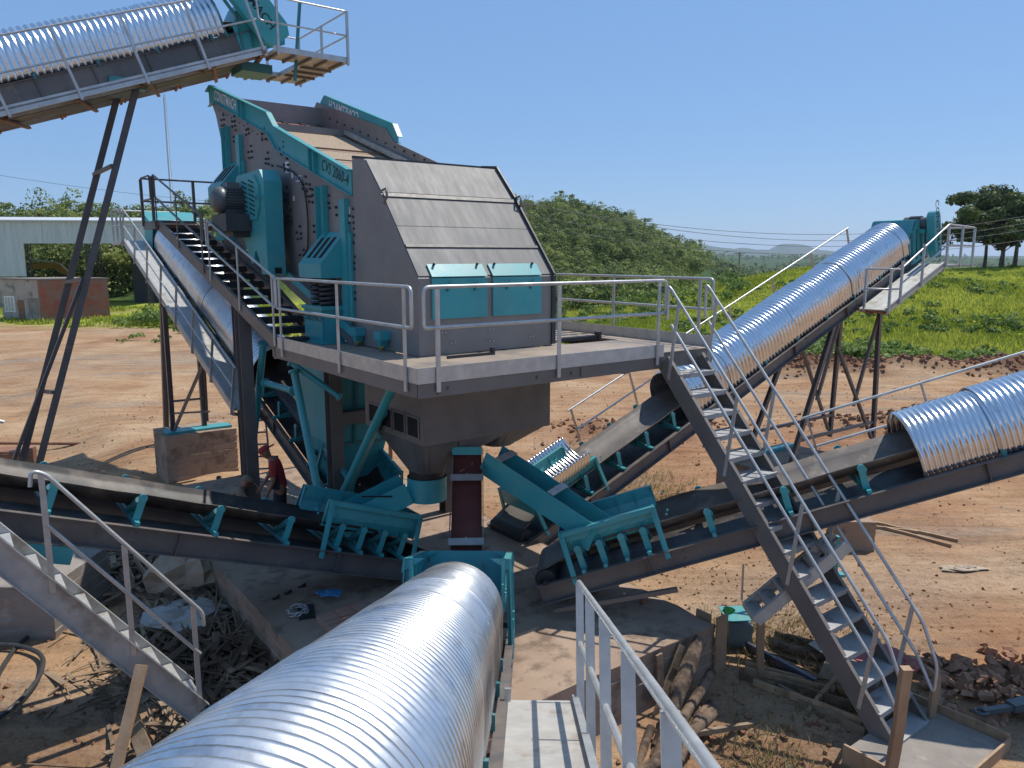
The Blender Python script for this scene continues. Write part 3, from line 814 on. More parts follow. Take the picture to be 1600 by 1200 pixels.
m.bar((2.335, -.02, 4.16), (2.335, -.02, 5.2), .07, .03, (0, 1, 0))
m.bar((-.03, 1.88, 6.965), (2.33, 1.88, 6.965), .05, .04)
m.build('edge_flange', 'dark', scr)
for x in (-.035, 2.345):                                     # lifting lugs
    m = MB(); A = Vector((x, .93, 6.30))
    m.tube([A + Vector((0, -.02, -.06)), A + Vector((0, -.12, .02)), A + Vector((0, -.10, .14)), A + Vector((0, .02, .12))], .018, 6)
    m.build('lifting_lug', 'grey', scr)
for x0, x1 in ((0.17, 1.09), (1.19, 2.09)):
    m = MB()
    A, B = Vector((0, -0.028, 4.64)), Vector((0, -0.028, 5.19))
    d = vnorm(Vector((0, .98, 1.17))); nrm = Vector((0, -d.z, d.y))
    m.bx(x0, x1, -.032, -.006, 4.64, 5.2)
    P0_ = Vector((x0, -.008, 5.2)); P1_ = Vector((x1, -.008, 5.2))
    off = nrm * .018
    m.prism([P0_ + off, P1_ + off, P1_ + off + d * .22, P0_ + off + d * .22], nrm * .016)
    dr = m.build('door', 'teal', scr)
    for xx in (x0 + .24, x1 - .22):
        q = MB(); q.bx(xx - .012, xx + .012, -.060, -.034, 5.02, 5.12); q.bx(xx - .022, xx + .022, -.050, -.034, 5.06, 5.09)
        q.tube([(xx, -.06, 5.11), (xx + .012, -.085, 5.14), (xx + .02, -.08, 5.17)], .008, 5); q.build('latch', 'tealdark', dr)
    for xx in (x0 + .1, x1 - .1):
        q = MB(); c_ = Vector((xx, -.008, 5.2)) + off + d * .2 + nrm * .02; q.cyl(c_, c_ + nrm * .05, .018, 8); q.build('hinge_pin', 'dark', dr)
# turquoise top rails
def toprail(x, sgn, pts_top, pts_low, name, lip=0.10):
    m = MB()
    m.prism([(x, y, z) for y, z in pts_top + pts_low[::-1]], (sgn * .02, 0, 0))
    for a, b in zip(pts_top[:-1], pts_top[1:]):
        A, B = Vector((x, a[0], a[1])), Vector((x, b[0], b[1])); dd = vnorm(B - A); nn = Vector((0, -dd.z, dd.y)); nn = nn if nn.z > 0 else -nn
        m.prism([A, B, B + Vector((sgn * lip, 0, 0)), A + Vector((sgn * lip, 0, 0))], nn * .018)
    for a, b in zip(pts_low[:-1], pts_low[1:]):
        A, B = Vector((x, a[0], a[1])), Vector((x, b[0], b[1])); dd = vnorm(B - A); nn = Vector((0, -dd.z, dd.y)); nn = nn if nn.z > 0 else -nn
        m.prism([A, B, B + Vector((sgn * lip * .6, 0, 0)), A + Vector((sgn * lip * .6, 0, 0))], nn * .014)
    return m
tl = [(8.82, 9.00), (8.52, 9.08), (5.2, 8.06), (4.86, 7.77), (1.92, 6.77)]
lw = [(8.82, 8.70), (8.45, 8.74), (5.30, 7.70), (4.95, 7.40), (1.92, 6.40)]
rl = toprail(-.020, -1, tl, lw, 'r')
for yy, zt, zb in ((6.75, 8.53, 8.20), (3.36, 7.24, 6.90)):
    rl.bx(-.12, -.02, yy - .012, yy + .012, zb, zt); rl.bx(-.12, -.02, yy - .20, yy - .176, zb - .06, zt - .06)
rl = rl.build('top_rail', 'teal', scr)
sl = Vector((0, -(8.52 - 5.2), -(9.08 - 8.06))).normalized()
slu = Vector((0, -sl.z, sl.y)); slu = slu if slu.z > 0 else -slu
text_mb('CONSTMACH', (-.042, 7.72, 8.665), sl, slu, .27, .004, bold=.004, xs=.86).build('lettering', 'white', rl)
sl2 = Vector((0, -(4.86 - 1.92), -(7.77 - 6.77))).normalized()
slu2 = Vector((0, -sl2.z, sl2.y)); slu2 = slu2 if slu2.z > 0 else -slu2
text_mb('CVS 2060-4', (-.042, 2.50, 6.79), sl2, slu2, .25, .004, bold=0, xs=.80, spacing=1.06).build('lettering', 'black', rl)
tl2 = [(8.35, 8.98), (8.14, 9.10), (4.93, 8.06), (4.74, 7.80)]
lw2 = [(8.35, 8.80), (8.14, 8.80), (5.2, 7.82), (4.74, 7.68)]
rr = toprail(2.320, 1, tl2, lw2, 'r').build('top_rail', 'teal', scr)
q = MB(); q.bar((2.37, 4.93, 8.075), (2.37, 4.74, 7.81), .11, .012, (0, 0, 1)); q.build('rail_end_plate', 'white', rr)
sl3 = Vector((0, -(8.14 - 4.93), -(9.10 - 8.06))).normalized(); slu3 = Vector((0, -sl3.z, sl3.y)); slu3 = slu3 if slu3.z > 0 else -slu3
text_mb('CONSTMACH', (2.318, 7.15, 8.63), sl3, slu3, .25, .004, mirror=True, bold=.004).build('lettering', 'white', rr)  # white colour stands in for sky light through cut-out letters
# mesh decks, feed plate, cross beams, clamp rails
def deck(y0, z0, y1, z1, mat, name, x0=.02, x1=2.28):
    q = MB(); q.prism([(x0, y0, z0), (x1, y0, z0), (x1, y1, z1), (x0, y1, z1)], (0, 0, -.03)); return q.build(name, mat, scr)
deck(6.95, 8.05, 1.9, 6.40, 'mesh', 'screen_mesh')
deck(8.35, 8.46, 7.05, 8.08, 'meshred', 'feed_panel')
for k in range(6):
    q = MB(); xx = .1 + k * .42; q.bar((xx, 8.3, 8.475), (xx, 7.1, 8.12), .035, .02); q.build('feed_bar', 'dark', scr)
q = MB(); q.bar((0.0, 7.0, 8.13), (2.30, 7.0, 8.13), .10, .14); q.build('cross_beam', 'plate', scr)
q = MB(); q.bar((0.0, 5.25, 7.53), (2.30, 5.25, 7.53), .03, .03); q.bar((0.0, 4.3, 7.22), (2.3, 4.3, 7.22), .02, .02); q.build('cross_rod', 'rust', scr)
for x in (.06, 2.24):
    q = MB(); q.bar((x, 6.9, 8.14), (x, 4.2, 7.26), .09, .09); q.bar((x, 4.15, 7.24), (x, 1.95, 6.52), .09, .09); q.build('clamp_rail', 'galvdeck', scr)
q = MB(); q.bx(0.0, 2.3, 8.33, 8.35, 8.15, 8.86); q.build('back_plate', 'plate', scr)
for k in range(3):                                           # lower decks edges closing the rear
    q = MB(); q.bx(0.0, 2.3, 8.10, 8.13, 6.7 + k * .5, 7.1 + k * .5); q.build('rear_panel', 'grey', scr)
# bolts
m = MB()
rg = random.Random(4)
for (y, z) in [(8.0, 8.32), (7.95, 8.05), (7.3, 8.2), (7.25, 7.9), (7.05, 7.55), (6.95, 7.2), (6.5, 7.95), (6.4, 7.5), (5.6, 7.75), (5.5, 7.3), (5.3, 7.05), (5.15, 6.75), (4.7, 7.4), (4.55, 7.1), (4.6, 6.6), (4.5, 6.2), (3.75, 6.72), (3.6, 6.6), (3.5, 6.5), (3.35, 6.0), (3.4, 5.6), (3.3, 5.2), (2.85, 6.35), (2.45, 6.25), (1.98, 6.1), (1.98, 5.8), (1.98, 5.4), (2.0, 4.95), (4.1, 5.9), (4.0, 5.5), (3.75, 4.95), (6.0, 7.0), (6.2, 6.6)]:
    for k in range(5):
        dy = (k % 2) * .15 - .07 + rg.uniform(-.02, .02); dz = (k // 2) * .10 - .1 + rg.uniform(-.015, .015)
        m.cyl((-.016, y + dy, z + dz), (-.050, y + dy, z + dz), .021, 6, smooth=False)
for k in range(26):
    t = k / 25
    m.cyl((-.016, 8.2 - 6.2 * t, 8.56 - 2.08 * t - .02), (-.030, 8.2 - 6.2 * t, 8.56 - 2.08 * t - .02), .013, 6, smooth=False)
for k in range(16):
    m.cyl((2.30, 7.8 - 5.6 * k / 15, 8.55 - 1.75 * k / 15), (2.275, 7.8 - 5.6 * k / 15, 8.55 - 1.75 * k / 15), .02, 6, smooth=False)
b = m.build('bolt_rows', 'dark', scr); b['kind'] = 'stuff'
m = MB(); m.tube(fillet([(-.03, 5.0, 7.12), (-.04, 4.3, 6.98), (-.05, 3.75, 6.72), (-.05, 3.62, 6.2), (-.05, 3.68, 5.62), (-.05, 3.9, 5.5)], .25, 5), .014, 6)
m.build('cable', 'rubber', scr)
for (y, z, a, h, t) in ((4.55, 7.05, .16, .20, 'white'), (4.05, 6.82, .24, .10, 'bluepl'), (4.32, 6.9, .08, .10, 'white'), (7.1, 7.75, .10, .07, 'redcloth'), (4.3, 6.5, .07, .08, 'white')):
    m = MB(); m.bx(-.0195, -.0165, y - a / 2, y + a / 2, z - h / 2, z + h / 2); st = m.build('sticker', 'white', scr)
    if t != 'white':
        m = MB()
        for k in range(3): m.bx(-.0225, -.020, y - a / 2 + .02 + k * a / 3, y - a / 2 + .02 + k * a / 3 + a / 5, z - h / 3, z + h / 3)
        m.build('sticker_print', t, st)
m = MB(); m.bx(-.03, -.0165, 2.05, 2.20, 6.02, 6.24); m.bx(-.05, -.03, 2.1, 2.16, 6.04, 6.22); m.build('sensor_plate', 'white', scr)

def suspension(dy, dz, stand):
    h = MB()
    sy = lambda y, z, x: (x, y + dy, z + dz)
    # upright posts bolted to the side plate (C sections)
    h.bx(-.10, -.018, 2.66 + dy, 3.03 + dy, 5.6 + dz, 6.62 + dz) if False else None
    h.chan((-.02, 2.85 + dy, 5.55 + dz), (-.02, 2.85 + dy, 6.62 + dz), (-1, 0, 0), .30, .10, .014, (0, 1, 0))
    h.bx(-.11, -.018, 2.06 + dy, 2.26 + dy, 4.45 + dz, 6.36 + dz)
    # louvred hood
    o = h.build('spring_housing', 'teal', scr)
    p = MB()
    y0, y1 = 2.22 + dy, 3.10 + dy
    A = [(-.03, 5.88), (-.46, 5.38), (-.46, 5.16), (-.03, 5.16)]
    p.prism([(x, y0, z + dz) for x, z in A], (0, y1 - y0, 0))
    p.prism([(-.02, y0 - .25, 5.85 + dz), (-.02, y0, 5.85 + dz), (-.02, y0, 4.5 + dz), (-.02, y0 - .25, 4.5 + dz)], (-.05, 0, 0))
    hood = p.build('louvre_cover', 'teal', o)
    n = vnorm(Vector((-.5, 0, .43)))
    dn = vnorm(Vector((-.43, 0, -.5)))
    for k in range(3):
        yy = y0 + .20 + k * .23
        c_ = Vector((-.245, yy, 5.63 + dz)) + n * .004
        q = MB(); q.box(c_, (.42, .10, .008), (dn, Vector((0, 1, 0)), n)); q.build('louvre_slot', 'hole_shade', hood)
    s_ = MB()
    for cx, cy in ((-.25, 2.82), (-.25, 2.46)):
        pts = [(cx + .115 * cos(a), cy + dy + .115 * sin(a), 4.72 + dz + .44 * a / (2 * pi * 6)) for a in [2 * pi * 6 * i / 96 for i in range(97)]]
        s_.tube(pts, .025, 6)
    s_.build('coil_spring', 'dark', o)
    q = MB()
    if stand:
        q.bx(-.46, -.06, 2.25 + dy, 3.06 + dy, 4.66, 4.72); q.bx(-.44, -.41, 2.3 + dy, 3.0 + dy, 4.15, 4.66)
        q.prism([(-.42, 2.3 + dy, 4.15), (-.06, 2.3 + dy, 4.15), (-.06, 2.3 + dy, 4.66), (-.42, 2.3 + dy, 4.66)], (0, .02, 0))
        q.prism([(-.42, 2.98 + dy, 4.15), (-.06, 2.98 + dy, 4.15), (-.06, 2.98 + dy, 4.66), (-.42, 2.98 + dy, 4.66)], (0, .02, 0))
        q.bx(-.5, -.02, 2.2 + dy, 3.1 + dy, 4.135, 4.15)
        sd_ = q.build('spring_stand', 'teal', o)
        text_mb('CONSTMACH', (-.443, 2.65, 4.52), (0, -1, 0), (0, 0, 1), .125, .004).build('lettering', 'black', sd_)
    else:
        q.bx(-.46, -.06, 2.25 + dy, 3.06 + dy, 4.6 + dz, 4.72 + dz); q.bx(-.40, -.10, 2.4 + dy, 2.9 + dy, 4.3 + dz, 4.6 + dz)
        q.build('spring_stand', 'teal', o)
suspension(0, 0, True)
suspension(4.75, 1.52, False)
# inclined sub-frame beam between stand and stairs
m = MB(); m.bar((-.10, 1.7, 4.2), (-.10, 8.2, 6.3), .10, .26); m.build('base_beam', 'grey', scr)
m = MB(); m.bar((2.40, 1.9, 4.2), (2.40, 8.2, 6.3), .10, .26); m.build('base_beam', 'grey', scr)
m = MB(); m.bar((-.165, 1.7, 4.30), (-.165, 5.2, 5.43), .02, .12); m.build('beam_trim', 'teal', scr)
# belt guard
g = [(5.95, 6.70), (5.70, 6.96), (4.50, 6.98), (4.30, 6.78), (4.32, 5.9), (4.30, 5.18), (4.62, 5.18), (4.72, 5.45), (4.86, 5.60), (4.95, 5.56), (5.0, 5.38), (5.12, 5.36), (5.45, 5.75), (5.85, 6.2)]
m = MB(); m.prism([(-.22, y, z) for y, z in g], (-.32, 0, 0))
gd = m.build('belt_guard', 'teal', scr)
oc = [(5.55, 6.70), (5.40, 6.90), (4.72, 6.90), (4.50, 6.72), (4.50, 6.36), (4.66, 6.14), (5.30, 6.14), (5.55, 6.36)]
m = MB(); m.prism([(-.54, y, z) for y, z in oc], (-.035, 0, 0)); gp = m.build('guard_panel', 'teal', gd)
m = MB()
for cy in (4.85, 5.22):
    for k in range(8): m.box((-.577, cy, 6.24 + k * .080), (.006, .28, .024), (Vector((1, 0, 0)), Vector((0, .97, .24)).normalized(), Vector((0, -.24, .97)).normalized()))
m.build('vent_slots', 'hole_shade', gp)
m = MB(); m.bx(-.42, -.30, 4.285, 4.30, 5.20, 5.30); m.build('guard_opening', 'hole_shade', gd)
m = MB(); m.tube([(-.58, 4.62, 6.5), (-.62, 4.5, 6.52), (-.62, 4.3, 6.45)], .014, 6); m.build('guard_latch', 'tealdark', gp)
# motor, axis across the screen
m = MB(); cy, cz = 5.42, 6.50
m.cyl((-.56, cy, cz), (-.90, cy, cz), .19, 24)
for k in range(28):
    a = 2 * pi * k / 28; m.box((-.73, cy + .205 * cos(a), cz + .205 * sin(a)), (.34, .012, .05), (Vector((1, 0, 0)), Vector((0, -sin(a), cos(a))), Vector((0, cos(a), sin(a)))))
mt = m.build('motor', 'motor', scr)
m = MB(); m.tube([(-.90, cy, cz), (-.92, cy, cz), (-1.05, cy, cz), (-1.10, cy, cz)], [.22, .235, .225, .12], 24); m.build('fan_cover', 'motor', mt)
m = MB(); m.bx(-.85, -.63, cy - .12, cy + .12, cz + .20, cz + .31); m.build('terminal_box', 'motor', mt)
m = MB(); m.bx(-.91, -.57, cy - .2, cy + .2, cz - .26, cz - .17); m.bx(-1.0, -.12, cy - .42, cy + .42, cz - .56, cz - .26); m.bx(-.85, -.2, cy - .3, cy + .3, cz - .66, cz - .56)
for yy in (cy - .38, cy + .38): m.bar((-.25, yy, cz - .6), (-.10, yy, 5.2), .08, .08)
m.build('motor_base', 'dark', scr)
# hanger brackets at the foot of the side plate
for yy in (1.72, .92):
    m = MB(); m.bx(-.20, -.035, yy - .10, yy + .10, 4.30, 4.42); m.prism([(-.05, yy - .08, 4.30), (-.05, yy + .08, 4.30), (-.05, yy, 4.16)], (-.12, 0, 0)); hb = m.build('foot_bracket', 'teal', scr)
    q = MB(); q.cyl((-.14, yy - .04, 4.20), (-.14, yy + .02, 4.16), .022, 8); q.build('bracket_pin', 'yellow', hb)
for xx, z in ((1.16, 4.45), (1.16, 4.28), (.35, 4.45), (1.95, 4.5), (1.9, 4.3), (.5, 4.3)):
    m = MB(); m.cyl((xx - .03, -.012, z), (xx - .03, -.03, z), .012, 6); m.cyl((xx + .03, -.012, z), (xx + .03, -.03, z), .012, 6); m.build('bolt', 'galv', scr)

# ------------------------------------------------------------------ platform with columns
plat = thing('platform', 'raised grey steel platform with galvanised handrails carrying the vibrating screen', 'platform', (1.5, 2.0, 0.6), PLANT)
zt = 4.13
m = MB()
m.bx(-1.0, 4.15, -1.63, -.012, zt - .03, zt)
m.bx(-1.0, -.04, -.008, 2.8, zt - .03, zt)
m.bx(2.35, 4.15, .55, 2.2, zt - .03, zt); m.bx(3.75, 4.15, -.008, .546, zt - .03, zt); m.bx(2.35, 2.6, -.008, .546, zt - .03, zt)
m.build('deck_plate', pm('dusty_deck', (0.26, 0.20, 0.155), (0.36, 0.285, 0.22), 1.5, 0.6, 0.1, 0.2, 70, 0.1, (0.20, 0.17, 0.145), 1.2, 0.56), plat)
for k in range(5): m = MB(); m.bar((2.4, .75 + k * .3, zt + .006), (4.1, .75 + k * .3, zt + .006), .03, .008); m.build('deck_joint', 'dark', plat)
m = MB(); m.bar((2.75, .30, zt + .03), (3.6, .30, zt + .03), .04, .06); m.bx(3.56, 3.62, .25, .36, zt, zt + .12); m.build('opening_bar', 'dark', plat)
m = MB(); m.bar((.2, -.35, zt + .02), (.95, -.35, zt + .02), .05, .035); m.bx(.93, .97, -.38, -.3, zt, zt + .10); m.build('deck_bar', 'dark', plat)
m = MB()
m.chan((-1.0, -1.63, 3.90), (4.15, -1.63, 3.90), (0, 1, 0), .215, .08); m.chan((-1.0, -1.60, 3.90), (-1.0, 3.0, 3.90), (1, 0, 0), .215, .08); m.chan((4.15, -1.6, 3.90), (4.15, 2.2, 3.90), (-1, 0, 0), .215, .08)
m.bar((2.33, -1.6, 3.98), (2.33, 8.0, 3.98), .1, .2); m.bar((-.05, -1.6, 3.98), (-.05, 3.2, 3.98), .1, .2); m.bar((-1, 2.9, 3.98), (4.1, 2.9, 3.98), .1, .2); m.bar((2.4, 2.15, 3.98), (4.15, 2.15, 3.98), .1, .2)
for x in (-1.0, 1.2, 3.0): m.bx(x + .25, x + .27, -1.655, -1.632, 3.93, 4.05)
for x in (-.6, .72, 1.3): m.cyl((x, -1.632, 3.99), (x, -1.66, 3.99), .02, 8)
m.build('edge_beam', 'grey', plat)
m = MB()
m.bx(-1.014, 3.05, -1.644, -1.634, 4.07, 4.25); m.bx(-1.014, -1.004, -1.63, 2.72, 4.07, 4.25); m.bx(4.154, 4.164, -1.6, 2.1, 4.10, 4.30)
m.build('toe_board', 'galv', plat)
zr, zm = 5.16, 4.70
def loop(a, b, zt_, zb_, end=True):
    """top rail that bends down into the mid rail at both ends"""
    a, b = Vector(a), Vector(b)
    up = lambda p, z: Vector((p.x, p.y, z))
    return fillet([up(a, zb_), up(a, zt_), up(b, zt_), up(b, zb_)], .09)
def railrun(parent, a, b, z0, posts, loops=(True, True), zt_=zr, zm_=zm, foot=4.0, face=None):
    a, b = Vector(a), Vector(b); d = vnorm(b - a)
    P = []
    P0_ = [a + Vector((0, 0, zm_))] if False else []
    ua = [Vector((a.x, a.y, zm_)) + d * .10, Vector((a.x, a.y, zm_)), Vector((a.x, a.y, zt_))] if loops[0] else [Vector((a.x, a.y, zt_))]
    ub = [Vector((b.x, b.y, zt_)), Vector((b.x, b.y, zm_)), Vector((b.x, b.y, zm_)) - d * .10] if loops[1] else [Vector((b.x, b.y, zt_))]
    main = fillet(ua + ub, .08)
    mid = [Vector((a.x, a.y, zm_)) + d * .10, Vector((b.x, b.y, zm_)) - d * .10]
    ps = []
    for t in posts:
        p = a + (b - a) * t
        ps.append(((p.x, p.y, foot), (p.x, p.y, zt_ - .02)))
    return handrail(parent, [main, mid], ps, .022, (.055, .018), pface=d.cross(Vector((0, 0, 1))) if face is None else face)
railrun(plat, (-.93, -1.66, 0), (3.04, -1.66, 0), 0, (.045, .50, .965), foot=3.96)
railrun(plat, (-1.03, 2.62, 0), (-1.03, -1.56, 0), 0, (.03, .53, .96), foot=3.96)
railrun(plat, (4.18, 2.1, 0), (4.18, -1.58, 0), 0, (.42, .93), loops=(False, True), foot=4.0)
# columns
for (x, y, z0, z1) in ((-.88, 4.78, -.4, 4.55), (0.06, 3.12, .55, 3.9), (2.33, 3.12, .55, 3.9), (.06, 8.0, .55, 6.0), (2.33, 8.0, .55, 6.0)):
    m = MB(); m.ibeam((x, y, z0), (x, y, z1), .24, .22, (0.0, 1.0, 0)); m.bx(x - .18, x + .18, y - .18, y + .18, z0, z0 + .02); m.build('column', 'primer', plat)
m = MB(); m.bar((.1, 3.12, 2.72), (2.3, 3.12, 2.72), .2, .22); m.bar((-.05, 3.2, 3.95), (-.05, 8.1, 5.9), .12, .25); m.bar((2.36, 3.2, 3.95), (2.36, 8.1, 5.9), .12, .25); m.build('cross_beam', 'primer', plat)
for a, b, r in (((-.35, .15, 3.78), (-.12, 2.62, 1.42), .065), ((-.1, 1.0, 3.2), (.1, 2.75, 1.5), .05), ((-.60, 3.15, 3.62), (-.60, 2.25, 1.5), .065), ((-.60, 4.57, 3.95), (-.60, 5.75, 1.2), .065), ((-.60, 4.57, 3.23), (-.60, 3.22, 3.27), .055), ((-.6, 3.3, 3.75), (-.05, 2.6, 3.2), .05), ((2.1, 3.0, 3.2), (2.3, 4.6, .7), .05), ((.5, 3.2, 3.9), (1.4, 3.2, 2.8), .045)):
    m = MB(); m.cyl(a, b, r, 12); d = vnorm(Vector(b) - Vector(a)); m.cyl(Vector(a) - d * .01, Vector(a) + d * .03, r * 1.5, 12); m.cyl(Vector(b) - d * .03, Vector(b) + d * .01, r * 1.5, 12)
    m.build('brace_tube', 'teal', plat)

# ------------------------------------------------------------------ staircases
def stairs(label, fr, p_top, p_bot, wvec, n, depth=.22, tread_mat='galvdeck', smat='grey', tread_d=.24, rails=(True, True), rail_h=1.0, npost=4, base=None, tread_t=.03, sole=False, postmat='galv', endloop=True, skip_last=0):
    P, Q = Vector(p_top), Vector(p_bot); Wv = Vector(wvec)
    t = thing('staircase', label, 'stairs', base or ((Q + Wv / 2)), fr)
    d = vnorm(Q - P); hz = vnorm(Vector((d.x, d.y, 0)))
    nrm = vnorm(d.cross(Wv)); nrm = nrm if nrm.z > 0 else -nrm
    for k, o in ((0, Vector((0, 0, 0))), (1, Wv)):
        m = MB()
        m.chan(P + o - nrm * depth, Q + o - nrm * depth, Wv if k == 0 else -Wv, depth, .06, .012, nrm) if not sole else m.chan(P + o - nrm * depth, Q + o - nrm * depth, -Wv if k == 0 else Wv, depth, .06, .012, nrm)
        m.build('stringer', smat, t)
    for i in range(n - skip_last):
        c = P + (Q - P) * ((i + .7) / n) + Wv / 2 - nrm * depth * .42
        m = MB(); X_ = vnorm(Wv); Y_ = hz
        m.box(c, (Wv.length - .026, tread_d, tread_t), (X_, Y_, Vector((0, 0, 1))))
        m.box(c + Y_ * (tread_d / 2 - .006) - Vector((0, 0, tread_t * .9)), (Wv.length - .026, .010, tread_t * 1.6), (X_, Y_, Vector((0, 0, 1))))
        for s_ in (-1, 1):
            m.box(c + X_ * s_ * (Wv.length / 2 - .02) - Vector((0, 0, .03)), (.012, tread_d * .9, .07), (X_, Y_, Vector((0, 0, 1))))
        m.build('tread', tread_mat, t)
    for k, o in ((0, -vnorm(Wv) * .012), (1, Wv + vnorm(Wv) * .012)):
        if not rails[k]: continue
        up = Vector((0, 0, rail_h)); mid = Vector((0, 0, rail_h * .52))
        A, B = P + o, Q + o
        if endloop:
            top = fillet([A + mid + hz * -.02, A + up - hz * .02, A + up + d * .05, B + up - d * .3, B + up * .62 - d * .15 + hz * .12, B + mid * .55 - d * .1 + hz * .08, B + mid - d * .35], .1)
        else:
            top = fillet([A + up * .72 - hz * .10, A + up - hz * .10, A + up + d * .12, B + up - d * .25, B + up * .72 - d * .20], .07)
        midl = [A + mid + d * .08, B + mid - d * .35]
        ps = []
        for j in range(npost):
            q = A + (B - A) * (.05 + .86 * j / (npost - 1))
            ps.append((q - nrm * depth * .75, q + up - Vector((0, 0, .02))))
        handrail(t, [top, midl], ps, .021, (.05, .016), postmat=postmat, pface=Wv)
    return t
stairs('long dark grey staircase descending from the platform to the ground at the right', PLANT, (3.05, -1.72, 4.08), (3.05, -5.35, -.06), (.80, 0, 0), 16, depth=.25, smat='grey', tread_mat='tread', tread_d=.31, npost=4)
st2 = stairs('dark walkway stair climbing along the left flank of the vibrating screen', PLANT, (-1.0, 9.9, 6.28), (-1.0, 2.78, 4.22), (.86, 0, 0), 15, depth=.22, tread_mat='treaddark', smat='primer', tread_d=.26, rails=(False, False), tread_t=.05)
# its outer handrail in two lengths, and the landing at its head
sl_ = (6.28 - 4.22) / (9.9 - 2.78)
zz = lambda y: 4.22 + (y - 2.78) * sl_
def rail_len(y0, y1, mat):
    a, b = Vector((-1.02, y0, zz(y0))), Vector((-1.02, y1, zz(y1)))
    up, md = Vector((0, 0, .98)), Vector((0, 0, .5))
    dd = vnorm(b - a)
    top = fillet([a + md + dd * .12, a + md, a + up, b + up, b + md, b + md - dd * .12], .07)
    ps = [((-1.02, y, zz(y) - .14), (-1.02, y, zz(y) + .96)) for y in (y0 + .12, (y0 + y1) / 2, y1 - .12)]
    handrail(st2, [top, [a + md + dd * .12, b + md - dd * .12]], ps, .022, (.055, .018), mat=mat, postmat=mat, pface=(1, 0, 0))
rail_len(2.7, 6.2, 'galv'); rail_len(6.4, 10.1, 'frame')
m = MB(); m.bx(-1.05, .9, 9.92, 11.1, 6.24, 6.30); m.bar((-1.05, 11.1, 6.2), (.9, 11.1, 6.2), .06, .16); m.bar((-1.05, 9.95, 6.2), (-1.05, 11.1, 6.2), .06, .16); m.build('landing', 'frame', st2)
a, b = Vector((-1.08, 11.08, 0)), Vector((.85, 11.08, 0))
handrail(st2, [fillet([(-1.08, 10.15, 6.78), (-1.08, 10.15, 7.3), (-1.08, 11.08, 7.3), (.85, 11.08, 7.3)], .1), [(-1.08, 10.15, 6.78), (-1.08, 11.08, 6.78), (.85, 11.08, 6.78)]], [((-1.08, 11.05, 6.2), (-1.08, 11.05, 7.28)), ((.1, 11.05, 6.2), (.1, 11.05, 7.28)), ((-1.05, 10.12, 6.2), (-1.05, 10.12, 7.28))], .022, (.06, .06), mat='frame')
m = MB(); m.ibeam((.7, 10.7, 2.0), (.7, 10.7, 6.2), .14, .14, (0, 1, 0)); m.build('landing_post', 'frame', st2)

# ------------------------------------------------------------------ hopper and chutes
hop = thing('discharge_hopper', 'dark grey steel collecting hopper hanging under the front of the platform', 'hopper', (1.15, .85, 2.3), PLANT)
m = MB(); m.bx(0, 2.30, 0, 1.78, 2.87, 3.93); m.build('hopper_body', 'grey', hop)
for k in range(4):
    m = MB(); y = .12 + k * .40; m.bx(-.006, .004, y, y + .30, 2.97, 3.24); wn = m.build('side_opening_plate', 'hole_shade', hop)  # black plate on the closed wall, painted as a shaded opening
    m = MB()
    for a in ((y - .03, y, 2.94, 3.27), (y + .30, y + .33, 2.94, 3.27), (y, y + .30, 2.94, 2.97), (y, y + .30, 3.24, 3.27)): m.bx(-.016, -.004, *a)
    m.build('opening_rim', 'grey', wn)
def funnel(x0, x1, y0, y1, z0, cx, cy, r, z1, mat='grey'):
    n = 24; q = MB()
    a = []; b_ = []
    per = [(x0, y0), (x1, y0), (x1, y1), (x0, y1)]
    for k in range(n):
        s_ = k / n * 4; i = int(s_); f = s_ - i
        p, q2 = per[i], per[(i + 1) % 4]
        a.append((p[0] + (q2[0] - p[0]) * f, p[1] + (q2[1] - p[1]) * f, z0))
        an = pi * 1.25 + 2 * pi * k / n
        b_.append((cx + r * cos(an), cy + r * sin(an), z1))
    q.loft([b_[::-1], a[::-1]], smooth=False, caps=False)
    return q.build('funnel', mat, hop)
funnel(.02, .78, .06, 1.5, 2.868, .47, .72, .26, 2.28)
funnel(.60, 1.55, .04, .7, 2.868, .90, .34, .16, 2.62, 'greylight')  # paler grey puts the light on this facet into its colour
funnel(1.40, 2.28, .06, 1.5, 2.868, 1.7, .6, .25, 2.55)
m = MB(); m.tube([(.90, .34, 2.66), (.90, .34, 2.50)], .17, 18); m.build('outlet_pipe', 'primer', hop)

def chute(label, fr, P, Q, w, hgt, mat, inner, end=None, straps=(), wall_far=None):
    P, Q = Vector(P), Vector(Q); d = vnorm(Q - P); sd_ = vnorm(d.cross(Vector((0, 0, 1)))); nn = vnorm(sd_.cross(d))
    t = thing('chute', label, 'chute', (P + Q) / 2 - Vector((0, 0, .3)), fr)
    m = MB(); m.box((P + Q) / 2, ((Q - P).length, w - .02, .014), (d, sd_, nn)); m.build('chute_floor', inner, t)
    for s_ in (-1, 1):
        m = MB(); o = sd_ * s_ * w / 2
        poly = [P + o, P + o + nn * hgt, Q + o + nn * hgt * .95]
        if end: poly += [Q + o + nn * hgt * .8 + Vector((d.x, d.y, 0)).normalized() * .12, Q + o - Vector((0, 0, end)) + Vector((d.x, d.y, 0)).normalized() * .10, Q + o - Vector((0, 0, end)) - Vector((d.x, d.y, 0)).normalized() * .12]
        poly += [Q + o - d * .1]
        m.prism(poly, sd_ * s_ * .012); m.build('chute_wall', mat if s_ == 1 or not wall_far else wall_far, t)
    for k in straps:
        m = MB(); c = P + (Q - P) * k + nn * (hgt + .012)
        m.box(c, (.11, w + .03, .012), (d, sd_, nn)); m.box(c + nn * .01, (.12, .03, .012), (d, sd_, nn)); m.build('clamp_strap', 'galv', t)
    return t
